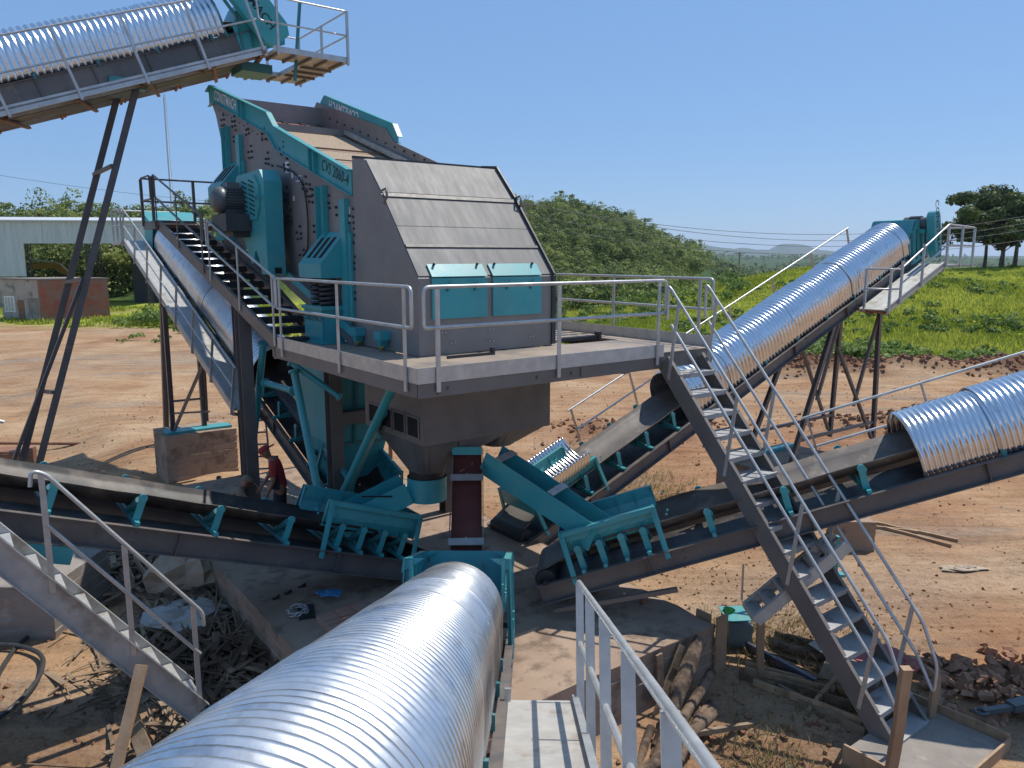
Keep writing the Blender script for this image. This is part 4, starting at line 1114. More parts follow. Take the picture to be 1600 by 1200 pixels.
chute('upright-looking centre chute with red-oxide inside, feeding the foreground conveyor', WORLD, (-.66, 11.10, 2.60), (-.60, 9.45, 1.42), .44, .12, 'grey', 'rustred', straps=(.27, .80))
m = MB(); P_ = Vector((-.66, 11.05, 2.66)); m.box(P_ + Vector((0, -.09, .02)), (.44, .02, .12), (Vector((1, 0, 0)), Vector((0, 1, 0)), Vector((0, 0, 1)))); 
m.thing('chute_lip', 'teal', 'short turquoise plate closing the top of the centre chute', 'plate')
chute('long turquoise chute sloping down to the right onto the right conveyor', WORLD, (-.38, 11.10, 2.38), (1.08, 10.30, 1.62), .46, .34, 'teal', 'grey', end=.12, straps=(.12, .62))
t = chute('short turquoise chute sloping down to the left from a round collar', WORLD, (-1.55, 11.25, 1.86), (-2.42, 10.96, 1.50), .50, .34, 'teal', 'tealdark', end=.05)
c0 = W(.47, .72, 0)
m = MB(); m.tube([(c0.x, c0.y, 1.84), (c0.x, c0.y, 2.20)], .30, 26, caps=False); m.tube([(c0.x, c0.y, 2.20), (c0.x, c0.y, 1.84)], .285, 26, caps=False); m.build('chute_collar', 'teal', t)
m = MB(); m.tube([(c0.x, c0.y, 2.17), (c0.x, c0.y, 2.31)], .27, 26); m.build('rubber_seal', 'rubber', t)
m = MB(); m.box((-1.98, 10.84, 2.02), (.45, .012, .02)); m.build('chute_slot', 'hole_shade', t)
fb = thing('feed_bin', 'tall turquoise transfer bin behind the brown column, feeding the left rear conveyor', 'bin', (.7, 3.7, .7), PLANT)
m = MB(); m.loft([[(.30, 3.5, 1.25), (.95, 3.5, 1.25), (.95, 4.7, 1.25), (.30, 4.7, 1.25)], [(.1, 3.3, 2.2), (1.15, 3.3, 2.2), (1.15, 4.6, 2.2), (.1, 4.6, 2.2)], [(.0, 3.3, 3.85), (1.4, 3.3, 3.85), (1.4, 4.8, 3.85), (.0, 4.8, 3.85)]], smooth=False); m.build('bin_body', 'teal', fb)
m = MB()
for yy in (3.28,): m.bar((.05, yy, 2.2), (1.2, yy, 2.2), .04, .06); m.bar((.5, yy, 2.2), (.6, yy, 3.8), .04, .05)
m.build('bin_stiffener', 'tealdark', fb)

# ------------------------------------------------------------------ belt conveyors
class Conv:
    def __init__(s, label, fr, slope, L, fh=.30, hw=.55, dist=0):
        s.t = thing('belt_conveyor', label, 'conveyor', (0, 0, 0), fr)
        s.fr, s.a, s.L, s.fh, s.hw = fr, slope, L, fh, hw
        s.ca, s.sa = cos(slope), sin(slope)
        s.up = Vector((-s.sa, 0, s.ca)); s.fw = Vector((s.ca, 0, s.sa))
    def p(s, d, l, h):
        return Vector((d * s.ca - h * s.sa, l, d * s.sa + h * s.ca))
    def frame(s, s0=0, s1=None, stiff=2.2, mat='frame'):
        s1 = s.L if s1 is None else s1
        for k in (-1, 1):
            m = MB()
            m.chan(s.p(s0, k * s.hw, 0), s.p(s1, k * s.hw, 0), (0, k, 0), s.fh, .085, .012, s.up)
            n = int((s1 - s0) / stiff)
            for i in range(n):
                d = s0 + (i + .7) * stiff
                m.bar(s.p(d, k * (s.hw + .045), .014), s.p(d, k * (s.hw + .045), s.fh - .014), .012, .06, (0, 1, 0))
                for hh in (.3, .7): m.cyl(s.p(d + .5, k * (s.hw + .012), s.fh * hh), s.p(d + .5, k * (s.hw + .03), s.fh * hh), .015, 6)
            m.build('side_channel', mat, s.t)
        n = int((s1 - s0) / 1.5)
        for i in range(n + 1):
            d = s0 + .1 + i * (s1 - s0 - .2) / n
            m = MB(); m.bar(s.p(d, -s.hw, .04), s.p(d, s.hw, .04), .06, .05, s.up); m.build('cross_tie', mat, s.t)
    def belt(s, s0=.0, s1=None, dust=True, drum0=True, drum1=True):
        s1 = s.L if s1 is None else s1
        fh = s.fh; rr = .155
        pr_ = lambda f: [(-.43, fh + .16 + .20 * f), (-.33, fh + .16 + .115 * f), (-.21, fh + .16 + .02 * f), (0, fh + .16), (.21, fh + .16 + .02 * f), (.33, fh + .16 + .115 * f), (.43, fh + .16 + .20 * f)]
        n = int((s1 - s0) / .35) + 2
        rings = []
        for i in range(n + 1):
            d = s0 + (s1 - s0) * i / n
            f = min(1, (d - s0) / 1.0 if drum0 else 1, (s1 - d) / 1.0 if drum1 else 1)
            sag = .006 * sin(i * 2.1)
            top = [s.p(d, l, h + sag) for l, h in pr_(f)]; bot = [s.p(d, l, h - .014 + sag) for l, h in pr_(f)][::-1]
            rings.append(top + bot)
        m = MB(); m.loft(rings)
        b = m.build('belt', 'beltdust' if dust else 'belt', s.t)
        m = MB()
        hz = fh + .16 - 2 * rr
        m.box((s.p(s0, 0, hz) + s.p(s1, 0, hz)) / 2, (s1 - s0, .86, .012), (s.fw, Vector((0, 1, 0)), s.up))
        for d, k, on in ((s0, -1, drum0), (s1, 1, drum1)):
            if not on: continue
            cc = s.p(d, 0, fh + .16 - rr)
            ring = []
            for i in range(13):
                a = -pi / 2 + pi * i / 12
                ring.append([cc + s.fw * (k * cos(a) * q) + s.up * (sin(a) * q) + Vector((0, l, 0)) for l, q in ((-.43, rr), (.43, rr), (.43, rr - .014), (-.43, rr - .014))])
            m.loft(ring, smooth=False)
        m.build('return_belt', 'belt', s.t)
        for d, on in ((s0, drum0), (s1, drum1)):
            if not on: continue
            m = MB(); cc = s.p(d, 0, fh + .16 - rr)
            m.cyl(cc - Vector((0, .45, 0)), cc + Vector((0, .45, 0)), rr - .018, 24); m.cyl(cc - Vector((0, .60, 0)), cc + Vector((0, .60, 0)), .035, 10)
            m.tube([cc - Vector((0, .452, 0)), cc - Vector((0, .458, 0))], .07, 14)
            m.build('pulley_drum', 'dark', s.t)
    def idlers(s, ds):
        fh = s.fh
        for d in ds:
            m = MB()
            m.bar(s.p(d, -s.hw - .06, fh + .028), s.p(d, s.hw + .06, fh + .028), .055, .05, s.up)
            for k in (-1, 1):
                a, b = s.p(d, k * (s.hw - .06), fh + .04), s.p(d, k * (s.hw - .035), fh + .33)
                m.bar(a, b, .085, .012, (0, 1, 0)); m.cyl(b - Vector((0, .012, 0)), b + Vector((0, .012, 0)), .052, 10)
                m.bar(s.p(d, k * .21, fh + .04), s.p(d, k * .22, fh + .13), .06, .012, (0, 1, 0))
                m.bar(s.p(d - .02, k * (s.hw - .07), fh + .05), s.p(d - .02, k * .24, fh + .12), .02, .05, s.up)
                m.bx(0, 0, 0, 0, 0, 0) if False else None
            o = m.build('idler', 'teal', s.t)
            q = MB(); q.cyl(s.p(d + .03, -.19, fh + .095), s.p(d + .03, .19, fh + .095), .044, 12); q.build('roller', 'tealdark', o)
            for k in (-1, 1):
                q = MB(); q.cyl(s.p(d + .03, k * .215, fh + .11), s.p(d + .03, k * (s.hw - .065), fh + .295), .044, 12); q.build('roller', 'tealdark', o)
    def hood(s, s0, s1, hb, R=.55, straight=.33, Ls=1.22, mat='sheet', pitch=.112, amp=.019, nseg=24, rivets=False, jitter=.006, wob=1.0, step=.010):
        """bent corrugated sheets, each a part; odd ones lie over even ones"""
        d = s0; k = 0
        rg = random.Random(int(s0 * 100 + s.L * 7))
        while d < s1 - .2:
            e = min(d + Ls + .05, s1)
            dr = (step if k % 2 else 0) + rg.uniform(-jitter, jitter) * .5
            dz = rg.uniform(-jitter, jitter)
            m = MB()
            nst = max(2, int((e - d) / pitch * 6))
            prof = []
            ns = 3
            for i in range(ns): prof.append((-1, i / ns, None))
            for i in range(nseg + 1): prof.append((0, pi - pi * i / nseg, None))
            for i in range(1, ns + 1): prof.append((1, 1 - i / ns, None))
            rings = []
            for i in range(nst + 1):
                q = d + (e - d) * i / nst
                c = amp * cos(2 * pi * q / pitch)
                r0_ = R + dr + c
                ring = []
                for kind, t, _ in prof:
                    r = r0_ + wob * (.004 * float(vn(q * 1.0 + k * 7.3, t * 1.2 + s.L, .6)) + .0015 * float(vn(q + 50, t * 2 + k, .3)))
                    if kind == -1: l, h = -r, t * straight
                    elif kind == 1: l, h = r, t * straight
                    else: l, h = r * cos(t), straight + r * sin(t)
                    ring.append(s.p(q, l, hb + h + dz))
                rings.append(ring)
            m.loft(rings, closed=False, caps=False)
            if rivets:
                for i in range(34):
                    t = .06 * pi + .88 * pi * i / 33
                    if k % 2: break
                    rr_ = R + dr + amp * .3
                    c_ = s.p(e - .035, rr_ * cos(t), hb + dz + straight + rr_ * sin(t)); nn = Vector((0, cos(t), 0)) + s.up * sin(t)
                    m.tube([c_ - nn * .01, c_ + nn * .007, c_ + nn * .010], [.007, .007, .003], 6)
            o = m.build('cover_sheet', mat, s.t)
            sol = o.modifiers.new('thickness', 'SOLIDIFY'); sol.thickness = .003; sol.offset = 0
            # small turquoise clips holding the sheet edge to the frame
            for kk in (-1, 1):
                m = MB(); m.box(s.p(e - .05, kk * (R + .02), hb - .01), (.06, .05, .12), (s.fw, Vector((0, 1, 0)), s.up))
                m.build('sheet_clip', 'tealdark', o)
            # seam row of rivets
            for i in range(0):
                t = 0
                c_ = s.p(e - .025, (R + dr + amp) * cos(t), hb + dz + straight + (R + dr + amp) * sin(t))
                nn = Vector((0, cos(t), 0)) + s.up * sin(t)
                m.cyl(c_, c_ + nn * .008, .010, 6)
            d += Ls; k += 1
    def walkway(s, side, d0, d1, wdt=.65, h=.10, rail_h=1.0, post_every=1.6, mat='galvdeck', toe=True, brackets=True, rail=True, lat=None, postw=(.05, .02), deckthick=.03, under='rust'):
        l0 = side * (lat if lat is not None else s.hw + .12); l1 = l0 + side * wdt
        m = MB()
        m.box((s.p(d0, (l0 + l1) / 2, h) + s.p(d1, (l0 + l1) / 2, h)) / 2, (d1 - d0, wdt, deckthick), (s.fw, Vector((0, 1, 0)), s.up))
        m.build('walkway_deck', mat, s.t)
        m = MB()
        if toe:
            m.chan(s.p(d0, l1, h - .10), s.p(d1, l1, h - .10), (0, -side, 0), .16, .05, .008, s.up)
            m.bar(s.p(d0, l0, h - .05), s.p(d1, l0, h - .05), .02, .08, s.up)
            m.build('walkway_edge', 'galv', s.t)
        n = max(1, int(round((d1 - d0) / post_every)))
        if brackets:
            for i in range(n + 1):
                d = d0 + .08 + (d1 - d0 - .16) * i / n
                q = MB(); q.bar(s.p(d, side * s.hw, 0.02), s.p(d, l1, h - .12), .05, .05, s.up); q.bar(s.p(d, side * s.hw, -.02), s.p(d, l0 + side * .3, h - .14), .04, .04, s.up); q.build('bracket', under, s.t)
        if rail:
            ps = []
            for i in range(n + 1):
                d = d0 + .08 + (d1 - d0 - .16) * i / n
                ps.append((s.p(d, l1 + side * .012, h - .14), s.p(d, l1 + side * .012, h + rail_h)))
            handrail(s.t, [[s.p(d0, l1 + side * .012, h + rail_h), s.p(d1, l1 + side * .012, h + rail_h)], [s.p(d0 + .05, l1 + side * .012, h + rail_h * .5), s.p(d1, l1 + side * .012, h + rail_h * .5)]], ps, .021, postw, pface=s.fw)
    def skirt(s, d0, d1, hh=.34, ribs=5, legs=True, back=False, flare=.07, idl=4, both=True):
        fh = s.fh
        hb = fh + .33
        for k in (-1, 1):
            m = MB()
            A = [s.p(d0, k * .37, hb - .05), s.p(d1, k * .37, hb - .05), s.p(d1, k * (.37 + flare), hb + .12), s.p(d0, k * (.37 + flare), hb + .12)]
            m.prism(A, Vector((0, k, 0)) * .010 + s.up * .004)
            m.bar(s.p(d0, k * (.376 + flare), hb + .12 + hh / 2 - .06), s.p(d1, k * (.376 + flare), hb + .12 + hh / 2 - .06), .012, hh - .10, s.up)
            m.box((s.p(d0, k * (.40 + flare), hb + hh) + s.p(d1, k * (.40 + flare), hb + hh)) / 2, (d1 - d0, .07, .010), (s.fw, Vector((0, 1, 0)), s.up))
            m.box((s.p(d0, k * (.435 + flare), hb + hh - .03) + s.p(d1, k * (.435 + flare), hb + hh - .03)) / 2, (d1 - d0, .010, .06), (s.fw, Vector((0, 1, 0)), s.up))
            o = m.build('skirt_board', 'teal', s.t)
            q = MB()
            for i in range(ribs + 1):
                d = d0 + (d1 - d0) * i / ribs
                q.bar(s.p(d, k * (.355 + flare), hb - .02), s.p(d, k * (.355 + flare), hb + hh - .02), .05 if 0 < i < ribs else .03, .010, s.fw)
                q.cyl(s.p(d + .15, k * (.37 + flare), hb + hh * .55), s.p(d + .15, k * (.352 + flare), hb + hh * .55), .016, 6)
                q.cyl(s.p(d + .12, k * (.382 + flare), hb + hh * .4), s.p(d + .12, k * (.40 + flare), hb + hh * .4), .016, 6)
            q.build('skirt_rib', 'teal', o)
            if legs:
                for d in (d0 + .03, d1 - .03):
                    q = MB()
                    q.bar(s.p(d, k * (.43 + flare), hb + hh), s.p(d, k * (s.hw + .075), fh * .62), .07, .010, (0, 1, 0))
                    q.bar(s.p(d - .03, k * (.42 + flare), hb + hh), s.p(d - .03, k * (s.hw + .06), fh * .62), .010, .06, (0, 1, 0))
                    q.prism([s.p(d, k * .37, hb + hh), s.p(d, k * (.45 + flare), hb + hh), s.p(d, k * (.47 + flare), hb + hh - .16)], s.fw * .01)
                    q.build('skirt_leg', 'teal', o)
        if back:
            m = MB(); m.box(s.p(d0, 0, hb + hh / 2 - .02), (.012, .80 + flare, hh + .06), (s.fw, Vector((0, 1, 0)), s.up)); m.build('skirt_end', 'teal', s.t)
        if idl: s.idlers([d0 + (d1 - d0) * (i + .6) / (idl + .4) for i in range(idl)])
    def leg(s, d, l, foot, sec=.14, mat='frame'):
        m = MB(); m.ibeam(s.p(d, l, 0), foot, sec, sec, (0, 1, 0), .012); return m.build('leg', mat, s.t)

def mk(fr0, x, y, z, rot):
    q = fpt(fr0, (x, y, z)); return (q.x, q.y, q.z, fr0[3] + rot)

# ---- left front conveyor (runs away to the left)
c3 = Conv('open belt conveyor at the left with black belt and turquoise idlers, behind the galvanised stair', mk(PLANT, .30, 1.17, .58, pi), radians(20), 8.2, fh=.30)
c3.frame(); c3.belt(0.05, 8.1, dust=False)
c3.skirt(.30, 1.85, hh=.34, back=True, idl=4)
c3.idlers([2.35, 3.32, 4.27, 5.22, 6.15, 7.1])
m = MB(); m.tube([c3.p(5.75, -.62, c3.fh + .75), c3.p(8.1, -.62, c3.fh + .75)], .022, 8); m.bar(c3.p(5.85, -.62, c3.fh), c3.p(5.85, -.62, c3.fh + .74), .05, .02, c3.fw); m.build('handrail', 'galv', c3.t)
for d in (6.6,):
    for k in (-1,): c3.leg(d, k * .5, (d * c3.ca + .1, k * .55, -1.0 if k > 0 else -.9), .12)
m = MB(); m.box(c3.p(5.3, .62, -.12), (.9, .02, .20), (c3.fw, Vector((0, 1, 0)), c3.up)); m.build('splice_plate', 'teal', c3.t)

# ---- right front conveyor
c5 = Conv('right belt conveyor with two short corrugated covers, its belt passing behind the long staircase', (.51, 10.56, .75, radians(-7)), atan(.35), 11.5, fh=.27)
c5.frame(); c5.belt(0.12, 11.4)
c5.skirt(.50, 1.86, hh=.27, back=True, idl=4)
c5.idlers([2.5, 3.52, 4.52, 9.0])
c5.hood(5.22, 11.0, .29, R=.54, straight=.20, jitter=.045, pitch=.072, amp=.0135, Ls=.96)
c5.walkway(1, 4.3, 11.2, wdt=.62, h=.0, rail_h=.95, brackets=True)
c5.leg(8.9, -.5, (8.9, -.5, -.95)); c5.leg(8.9, .5, (8.9, .5, -.95))
m = MB(); m.bar((.15, -.72, -.02), (1.8, -.66, .35), .06, .06); m.bar((-.2, .6, .0), (1.2, .6, .3), .08, .06); m.bar((-.25, .55, .02), (-.1, -.1, .02), .05, .05); m.build('tail_frame', 'primer', c5.t)

# ---- right rear conveyor
c4 = Conv('belt conveyor under a long corrugated zinc tunnel climbing away at the upper right', mk(PLANT, 2.6, 1.4, .36, 0), radians(21), 14.6, fh=.28)
c4.frame(.0); c4.belt(0.1, 14.4)
c4.skirt(.40, 2.0, hh=.24, ribs=4, back=True, idl=3)
c4.idlers([2.5, 3.3, 4.1])
c4.hood(4.65, 13.55, .32, R=.56, straight=.32, jitter=.010, amp=.021, pitch=.12)
c4.walkway(1, 2.9, 13.8, wdt=.5, h=.05, rail_h=.98, post_every=1.8)
for l in (-.5, .5):
    for d, fx in ((9.9, 7.6), (12.1, 11.3)):
        c4.leg(d, l, (fx, l * 1.2, .28), .10)
    m = MB(); m.bar(c4.p(9.9, l, -.6), (11.2, l * 1.2, .5), .07, .07, (0, 1, 0)); m.bar(c4.p(12.0, l, -.5), c4.p(10.2, l, -2.4), .07, .07, (0, 1, 0)); m.bar((7.9, l * 1.15, .9), (11.3, l * 1.15, .9), .07, .07, (0, 1, 0)); m.build('leg_brace', 'frame', c4.t)
m = MB(); m.bx(7.2, 9.6, -.75, -.55, .24, .34); m.bx(7.2, 9.6, .55, .75, .24, .34); m.build('base_beam', 'teal', c4.t)
# service platform at the near side of the head
c4.walkway(-1, 10.75, 13.7, wdt=.66, h=.02, rail=False, post_every=1.5)
l1 = -1.36
m = MB()
hx = c4.p(13.75, 0, 0)
m.bx(hx.x - .05, hx.x + 1.45, -1.34, 1.25, hx.z - .04, hx.z); m.build('head_platform', 'galvdeck', c4.t)
q = [c4.p(10.8, l1, .02), c4.p(13.7, l1, .02)]
u1 = Vector((0, 0, .95)); u2 = Vector((0, 0, .48))
E0 = Vector((hx.x + 1.42, l1, hx.z)); E1 = Vector((hx.x + 1.42, 1.25, hx.z))
handrail(c4.t, [fillet([q[0] + Vector((0, .60, .95)), q[0] + u1, q[0] + Vector((.5, 0, .95))], .05), [q[0] + Vector((0, .6, .48)), q[0] + u2, q[0] + Vector((.5, 0, .48))],
    fillet([q[0] + Vector((.5, 0, .95)), q[0] + Vector((.55, 0, 1.0)), q[1] + u1 + Vector((0, 0, .05)), E0 + u1, E1 + u1], .06), [q[0] + Vector((.5, 0, .6)), q[1] + u2, E0 + u2, E1 + u2]],
    [(a + Vector((0, 0, -.08)), a + Vector((0, 0, z))) for a, z in ((q[0], .95), (q[0] + Vector((0, .6, 0)), .95), (q[0] + Vector((.5, 0, .19)), .95), (q[1] - c4.fw * 1.3, .97), (q[1], .97), (E0, .95), (E0 - Vector((.7, 0, 0)), .95), (E1, .95))], .022, (.05, .05))

def head_drive(cv, d, side, lean, gl, motor_dir, text=True, gw=.42):
    """turquoise cheek plates, drive guard with lettering and motor at the head of a conveyor"""
    s = cv
    for k in (-1, 1):
        m = MB(); A = [s.p(d - .75, k * (s.hw + .02), .02), s.p(d + .30, k * (s.hw + .02), .02), s.p(d + .42, k * (s.hw + .02), .35), s.p(d + .25, k * (s.hw + .02), .95), s.p(d - .25, k * (s.hw + .02), 1.10), s.p(d - .75, k * (s.hw + .02), .60)]
        m.prism(A, (0, k * .015, 0)); m.build('head_cheek', 'teal', s.t)
    m = MB(); m.prism([s.p(d - .75, -s.hw, .62), s.p(d - .25, -s.hw, 1.12), s.p(d + .25, -s.hw, .97), s.p(d + .2, -s.hw, .93), s.p(d - .25, -s.hw, 1.08), s.p(d - .7, -s.hw, .60)], (0, 2 * s.hw, 0)); m.build('head_cover', 'teal', s.t)
    m = MB()
    for i in range(4):
        a, b = s.p(d - .70 + i * .25, side * (s.hw + .04), .12), s.p(d - .55 + i * .25, side * (s.hw + .04), .9)
        m.bar(a, b, .05, .05, (0, 1, 0))
    m.build('head_ribs', 'tealdark', s.t)
    # guard: long rounded box at the side
    c = s.p(d - .02, side * (s.hw + .22), .38)
    X_ = Vector((sin(lean), 0, cos(lean))); Z_ = Vector((cos(lean), 0, -sin(lean)))
    poly = [c - X_ * .34 - Z_ * gw * .30, c - X_ * .34 + Z_ * gw * .30, c - X_ * .12 + Z_ * gw / 2]
    T = c + X_ * gl
    poly += [T - X_ * .16 + Z_ * gw / 2] + [T - X_ * .16 + Z_ * gw / 2 * cos(a) + X_ * .16 * sin(a) for a in (.5, 1.1, 1.57, 2.04, 2.64)] + [T - X_ * .16 - Z_ * gw / 2, c - X_ * .12 - Z_ * gw / 2]
    m = MB(); m.prism(poly, (0, side * .20, 0)); g_ = m.build('drive_guard', 'teal', s.t)
    tx = (c + T) / 2 + Vector((0, side * .20, 0)) - X_ * .1
    up = Z_ if side < 0 else -Z_
    dirx = -X_
    upv = Vector((0, side, 0)).cross(dirx)
    text_mb('CONSTMACH', tx, dirx, upv, .26, .004, bold=.004).build('lettering', 'black', g_)
    # motor
    mc = T - X_ * .30 + Vector((0, -side * .05, 0))
    m = MB(); m.cyl(mc, mc - Vector((0, side * .50, 0)), .15, 18)
    for k in range(20):
        a = 2 * pi * k / 20; m.box(mc - Vector((0, side * .30, 0)) + Vector((cos(a), 0, sin(a))) * .16, (.010, .30, .04), (Vector((-sin(a), 0, cos(a))), Vector((0, 1, 0)), Vector((cos(a), 0, sin(a)))))
    m.cyl(mc - Vector((0, side * .5, 0)), mc - Vector((0, side * .58, 0)), .16, 18); m.build('motor', 'motor', s.t)
    m = MB(); m.box(mc - Vector((0, side * .25, .22)), (.36, .5, .10)); m.bar(mc - Vector((-.1, side * .2, .25)), s.p(d - .25, side * s.hw, .6), .08, .06); m.bar(mc - Vector((.12, side * .3, .25)), s.p(d - .5, side * s.hw, .6), .08, .06); m.build('motor_bracket', 'teal', s.t)
head_drive(c4, 14.25, -1, radians(-16), .86, 1, gw=.34)

# ---- left rear conveyor
c2 = Conv('belt conveyor under a zinc tunnel climbing away at the left, below the screen stair', mk(PLANT, .60, 2.5, .66, pi / 2), radians(20.2), 14.6, fh=.30)
c2.frame(); c2.belt(.1, 14.4, dust=False)
c2.hood(5.25, 13.9, .34, R=.56, straight=.26, mat='sheetold', pitch=.11, amp=.018)
c2.idlers([2.0, 2.9, 3.8, 4.7])
c2.skirt(.5, 1.7, hh=.32, idl=2)
c2.walkway(1, 4.2, 14.3, wdt=.6, h=.36, rail_h=.95, post_every=1.5, under='frame')
m = MB(); hp = c2.p(14.3, 0, .3); m.bx(hp.x, hp.x + 1.3, -.7, 1.35, hp.z - .05, hp.z); m.build('head_platform', 'galvdeck', c2.t)
handrail(c2.t, [fillet([c2.p(14.3, 1.29, 1.30), Vector((hp.x + 1.25, 1.29, hp.z + .98)), Vector((hp.x + 1.25, -.65, hp.z + .98))], .08), [Vector((hp.x, 1.29, hp.z + .5)), Vector((hp.x + 1.25, 1.29, hp.z + .5)), Vector((hp.x + 1.25, -.65, hp.z + .5))]],
    [(Vector((hp.x + dx, l, hp.z - .1)), Vector((hp.x + dx, l, hp.z + .97))) for dx, l in ((.02, 1.29), (.6, 1.29), (1.25, 1.29), (1.25, .3), (1.25, -.65))], .021, (.05, .05))
for k in (-1, 1):
    m = MB(); m.prism([c2.p(13.7, k * .60, .2), c2.p(14.6, k * .60, .2), c2.p(14.6, k * .60, 1.0), c2.p(13.7, k * .60, 1.05)], (0, k * .03, 0)); m.build('head_cheek', 'teal', c2.t)
m = MB(); m.box(c2.p(14.2, 0, 1.12), (.95, 1.4, .05), (c2.fw, Vector((0, 1, 0)), c2.up)); m.box(c2.p(14.65, 0, .75), (.03, 1.2, .7), (c2.fw, Vector((0, 1, 0)), c2.up)); m.build('head_cover', 'teal', c2.t)
for d in (9.6,):
    a = c2.p(d, 1.28, .3); b = c2.p(d, .5, 0)
    for p_, l in ((a, 1.30), (b, .5)):
        m = MB(); m.ibeam(p_, (p_.x - .05, l, .32), .11, .11, (0, 1, 0), .01); m.build('leg', 'frame', c2.t)
    m = MB(); m.bar((a.x - .05, 1.30, .40), c2.p(8.0, .58, .0), .06, .06); m.bar((a.x - .05, 1.3, .9), (a.x - .9, .6, 1.0), .04, .04); m.bar((a.x, 1.3, 1.2), (a.x - .05, .5, 1.2), .05, .05); m.build('leg_brace', 'primer', c2.t)
m = MB(); m.bx(a.x - .30, a.x + .15, -.10, 1.5, .405, .46); m.build('base_beam', 'teal', c2.t)
for k in (-1, 1):
    c2.leg(13.2, k * .5, (c2.p(13.2, 0, 0).x + .6, k * .6, -1.4), .14)
# ---- upper left feed conveyor
X1 = -9.0
c1 = Conv('feed conveyor with shiny corrugated cover crossing the top left corner, discharging onto the screen', mk(PLANT, X1, 9.72, 8.30 + .365 * (X1 + 3.66), 0), atan(.365), 11.3, fh=.46, hw=.56)
c1.frame(0, 10.9, stiff=1.1); c1.belt(.1, 11.15, dust=False)
c1.hood(0.2, 10.35, .48, R=.57, straight=.42, jitter=.012, pitch=.13, amp=.022)
c1.walkway(-1, 0.2, 10.75, wdt=.70, h=-.06, rail_h=1.2, post_every=1.35, postw=(.05, .05))
c1.walkway(1, 0.2, 10.75, wdt=.70, h=-.06, rail_h=1.2, post_every=1.35)
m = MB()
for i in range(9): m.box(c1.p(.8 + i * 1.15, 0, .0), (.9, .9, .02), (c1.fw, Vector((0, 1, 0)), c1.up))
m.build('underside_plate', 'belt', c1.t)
m = MB(); m.box((c1.p(.3, 0, -.17) + c1.p(10.6, 0, -.10)) / 2, (10.3, 1.0, .02), (c1.fw, Vector((0, 1, 0)), c1.up)); m.build('hanging_return_belt', 'belt', c1.t)
m = MB()
for i in range(7):
    d = 1.0 + i * 1.42; m.bar(c1.p(d, -1.3, -.16), c1.p(d + .8, 1.2, -.22), .07, .05, c1.up)
m.build('under_braces', 'rust', c1.t)
hx = 10.25; hz_ = c1.p(10.85, 0, -.10).z
m = MB(); m.bx(hx, hx + 1.75, -1.42, -.70, hz_ - .04, hz_); m.bx(hx, hx + 1.75, .78, 1.42, hz_ - .04, hz_); m.bx(hx + .95, hx + 1.75, -.70, .78, hz_ - .04, hz_)
m.build('head_platform', 'galvdeck', c1.t)
m = MB()
for k in range(5):
    m.bar((hx + .1 + k * .38, -1.42, hz_ - .07), (hx + .1 + k * .38, -.70, hz_ - .07), .05, .05); m.bar((hx + .1 + k * .38, .78, hz_ - .07), (hx + .1 + k * .38, 1.42, hz_ - .07), .05, .05)
for y in (-.5, 0, .5): m.bar((hx + .97, y, hz_ - .07), (hx + 1.75, y, hz_ - .07), .05, .05)
m.bar((hx - .2, -1.42, hz_ - .08), (hx + .3, 1.42, hz_ - .08), .08, .08)
m.build('platform_joists', 'primer', c1.t)
m = MB(); m.bar((hx, -1.43, hz_ + .02), (hx + 1.78, -1.43, hz_ + .02), .02, .12); m.bar((hx + 1.77, -1.43, hz_ + .02), (hx + 1.77, 1.43, hz_ + .02), .02, .12); m.bar((hx, 1.43, hz_ + .02), (hx + 1.78, 1.43, hz_ + .02), .02, .12); m.bar((hx + .94, -.7, hz_ - .02), (hx + .94, .78, hz_ - .02), .03, .1); m.bar((hx + .0, .77, hz_ - .02), (hx + .95, .77, hz_ - .02), .03, .1); m.build('platform_edge', 'galv', c1.t)
Z0, Z1, Z2 = hz_ - .1, hz_ + .55, hz_ + 1.08
ex = hx + 1.76
handrail(c1.t, [fillet([Vector((hx + .15, -1.45, Z2)), Vector((ex, -1.45, Z2)), Vector((ex, 1.43, Z2)), Vector((hx + .2, 1.43, Z2))], .08), fillet([Vector((hx - .35, -1.45, Z2)), Vector((hx - .30, -1.45, Z1)), Vector((ex, -1.45, Z1)), Vector((ex, 1.43, Z1)), Vector((hx + .2, 1.43, Z1))], .08)],
    [(Vector((x, y, Z0)), Vector((x, y, Z2))) for x, y in ((ex, -1.45), (ex, 0.0), (ex, 1.43), (hx + .9, 1.43), (hx + .1, -1.45))], .020, (.06, .05))
head_drive(c1, 11.25, -1, radians(-42), 1.75, 1, gw=.70)
m = MB(); m.box(c1.p(10.75, -.1, -.30), (.7, .8, .20), (Vector((1, 0, 0)), Vector((0, 1, 0)), Vector((0, 0, 1)))); m.bar((10.9, -.95, hz_ - .5), (11.1, -.95, hz_ + 1.25), .06, .06); m.build('belt_cleaner', 'tealdark', c1.t)
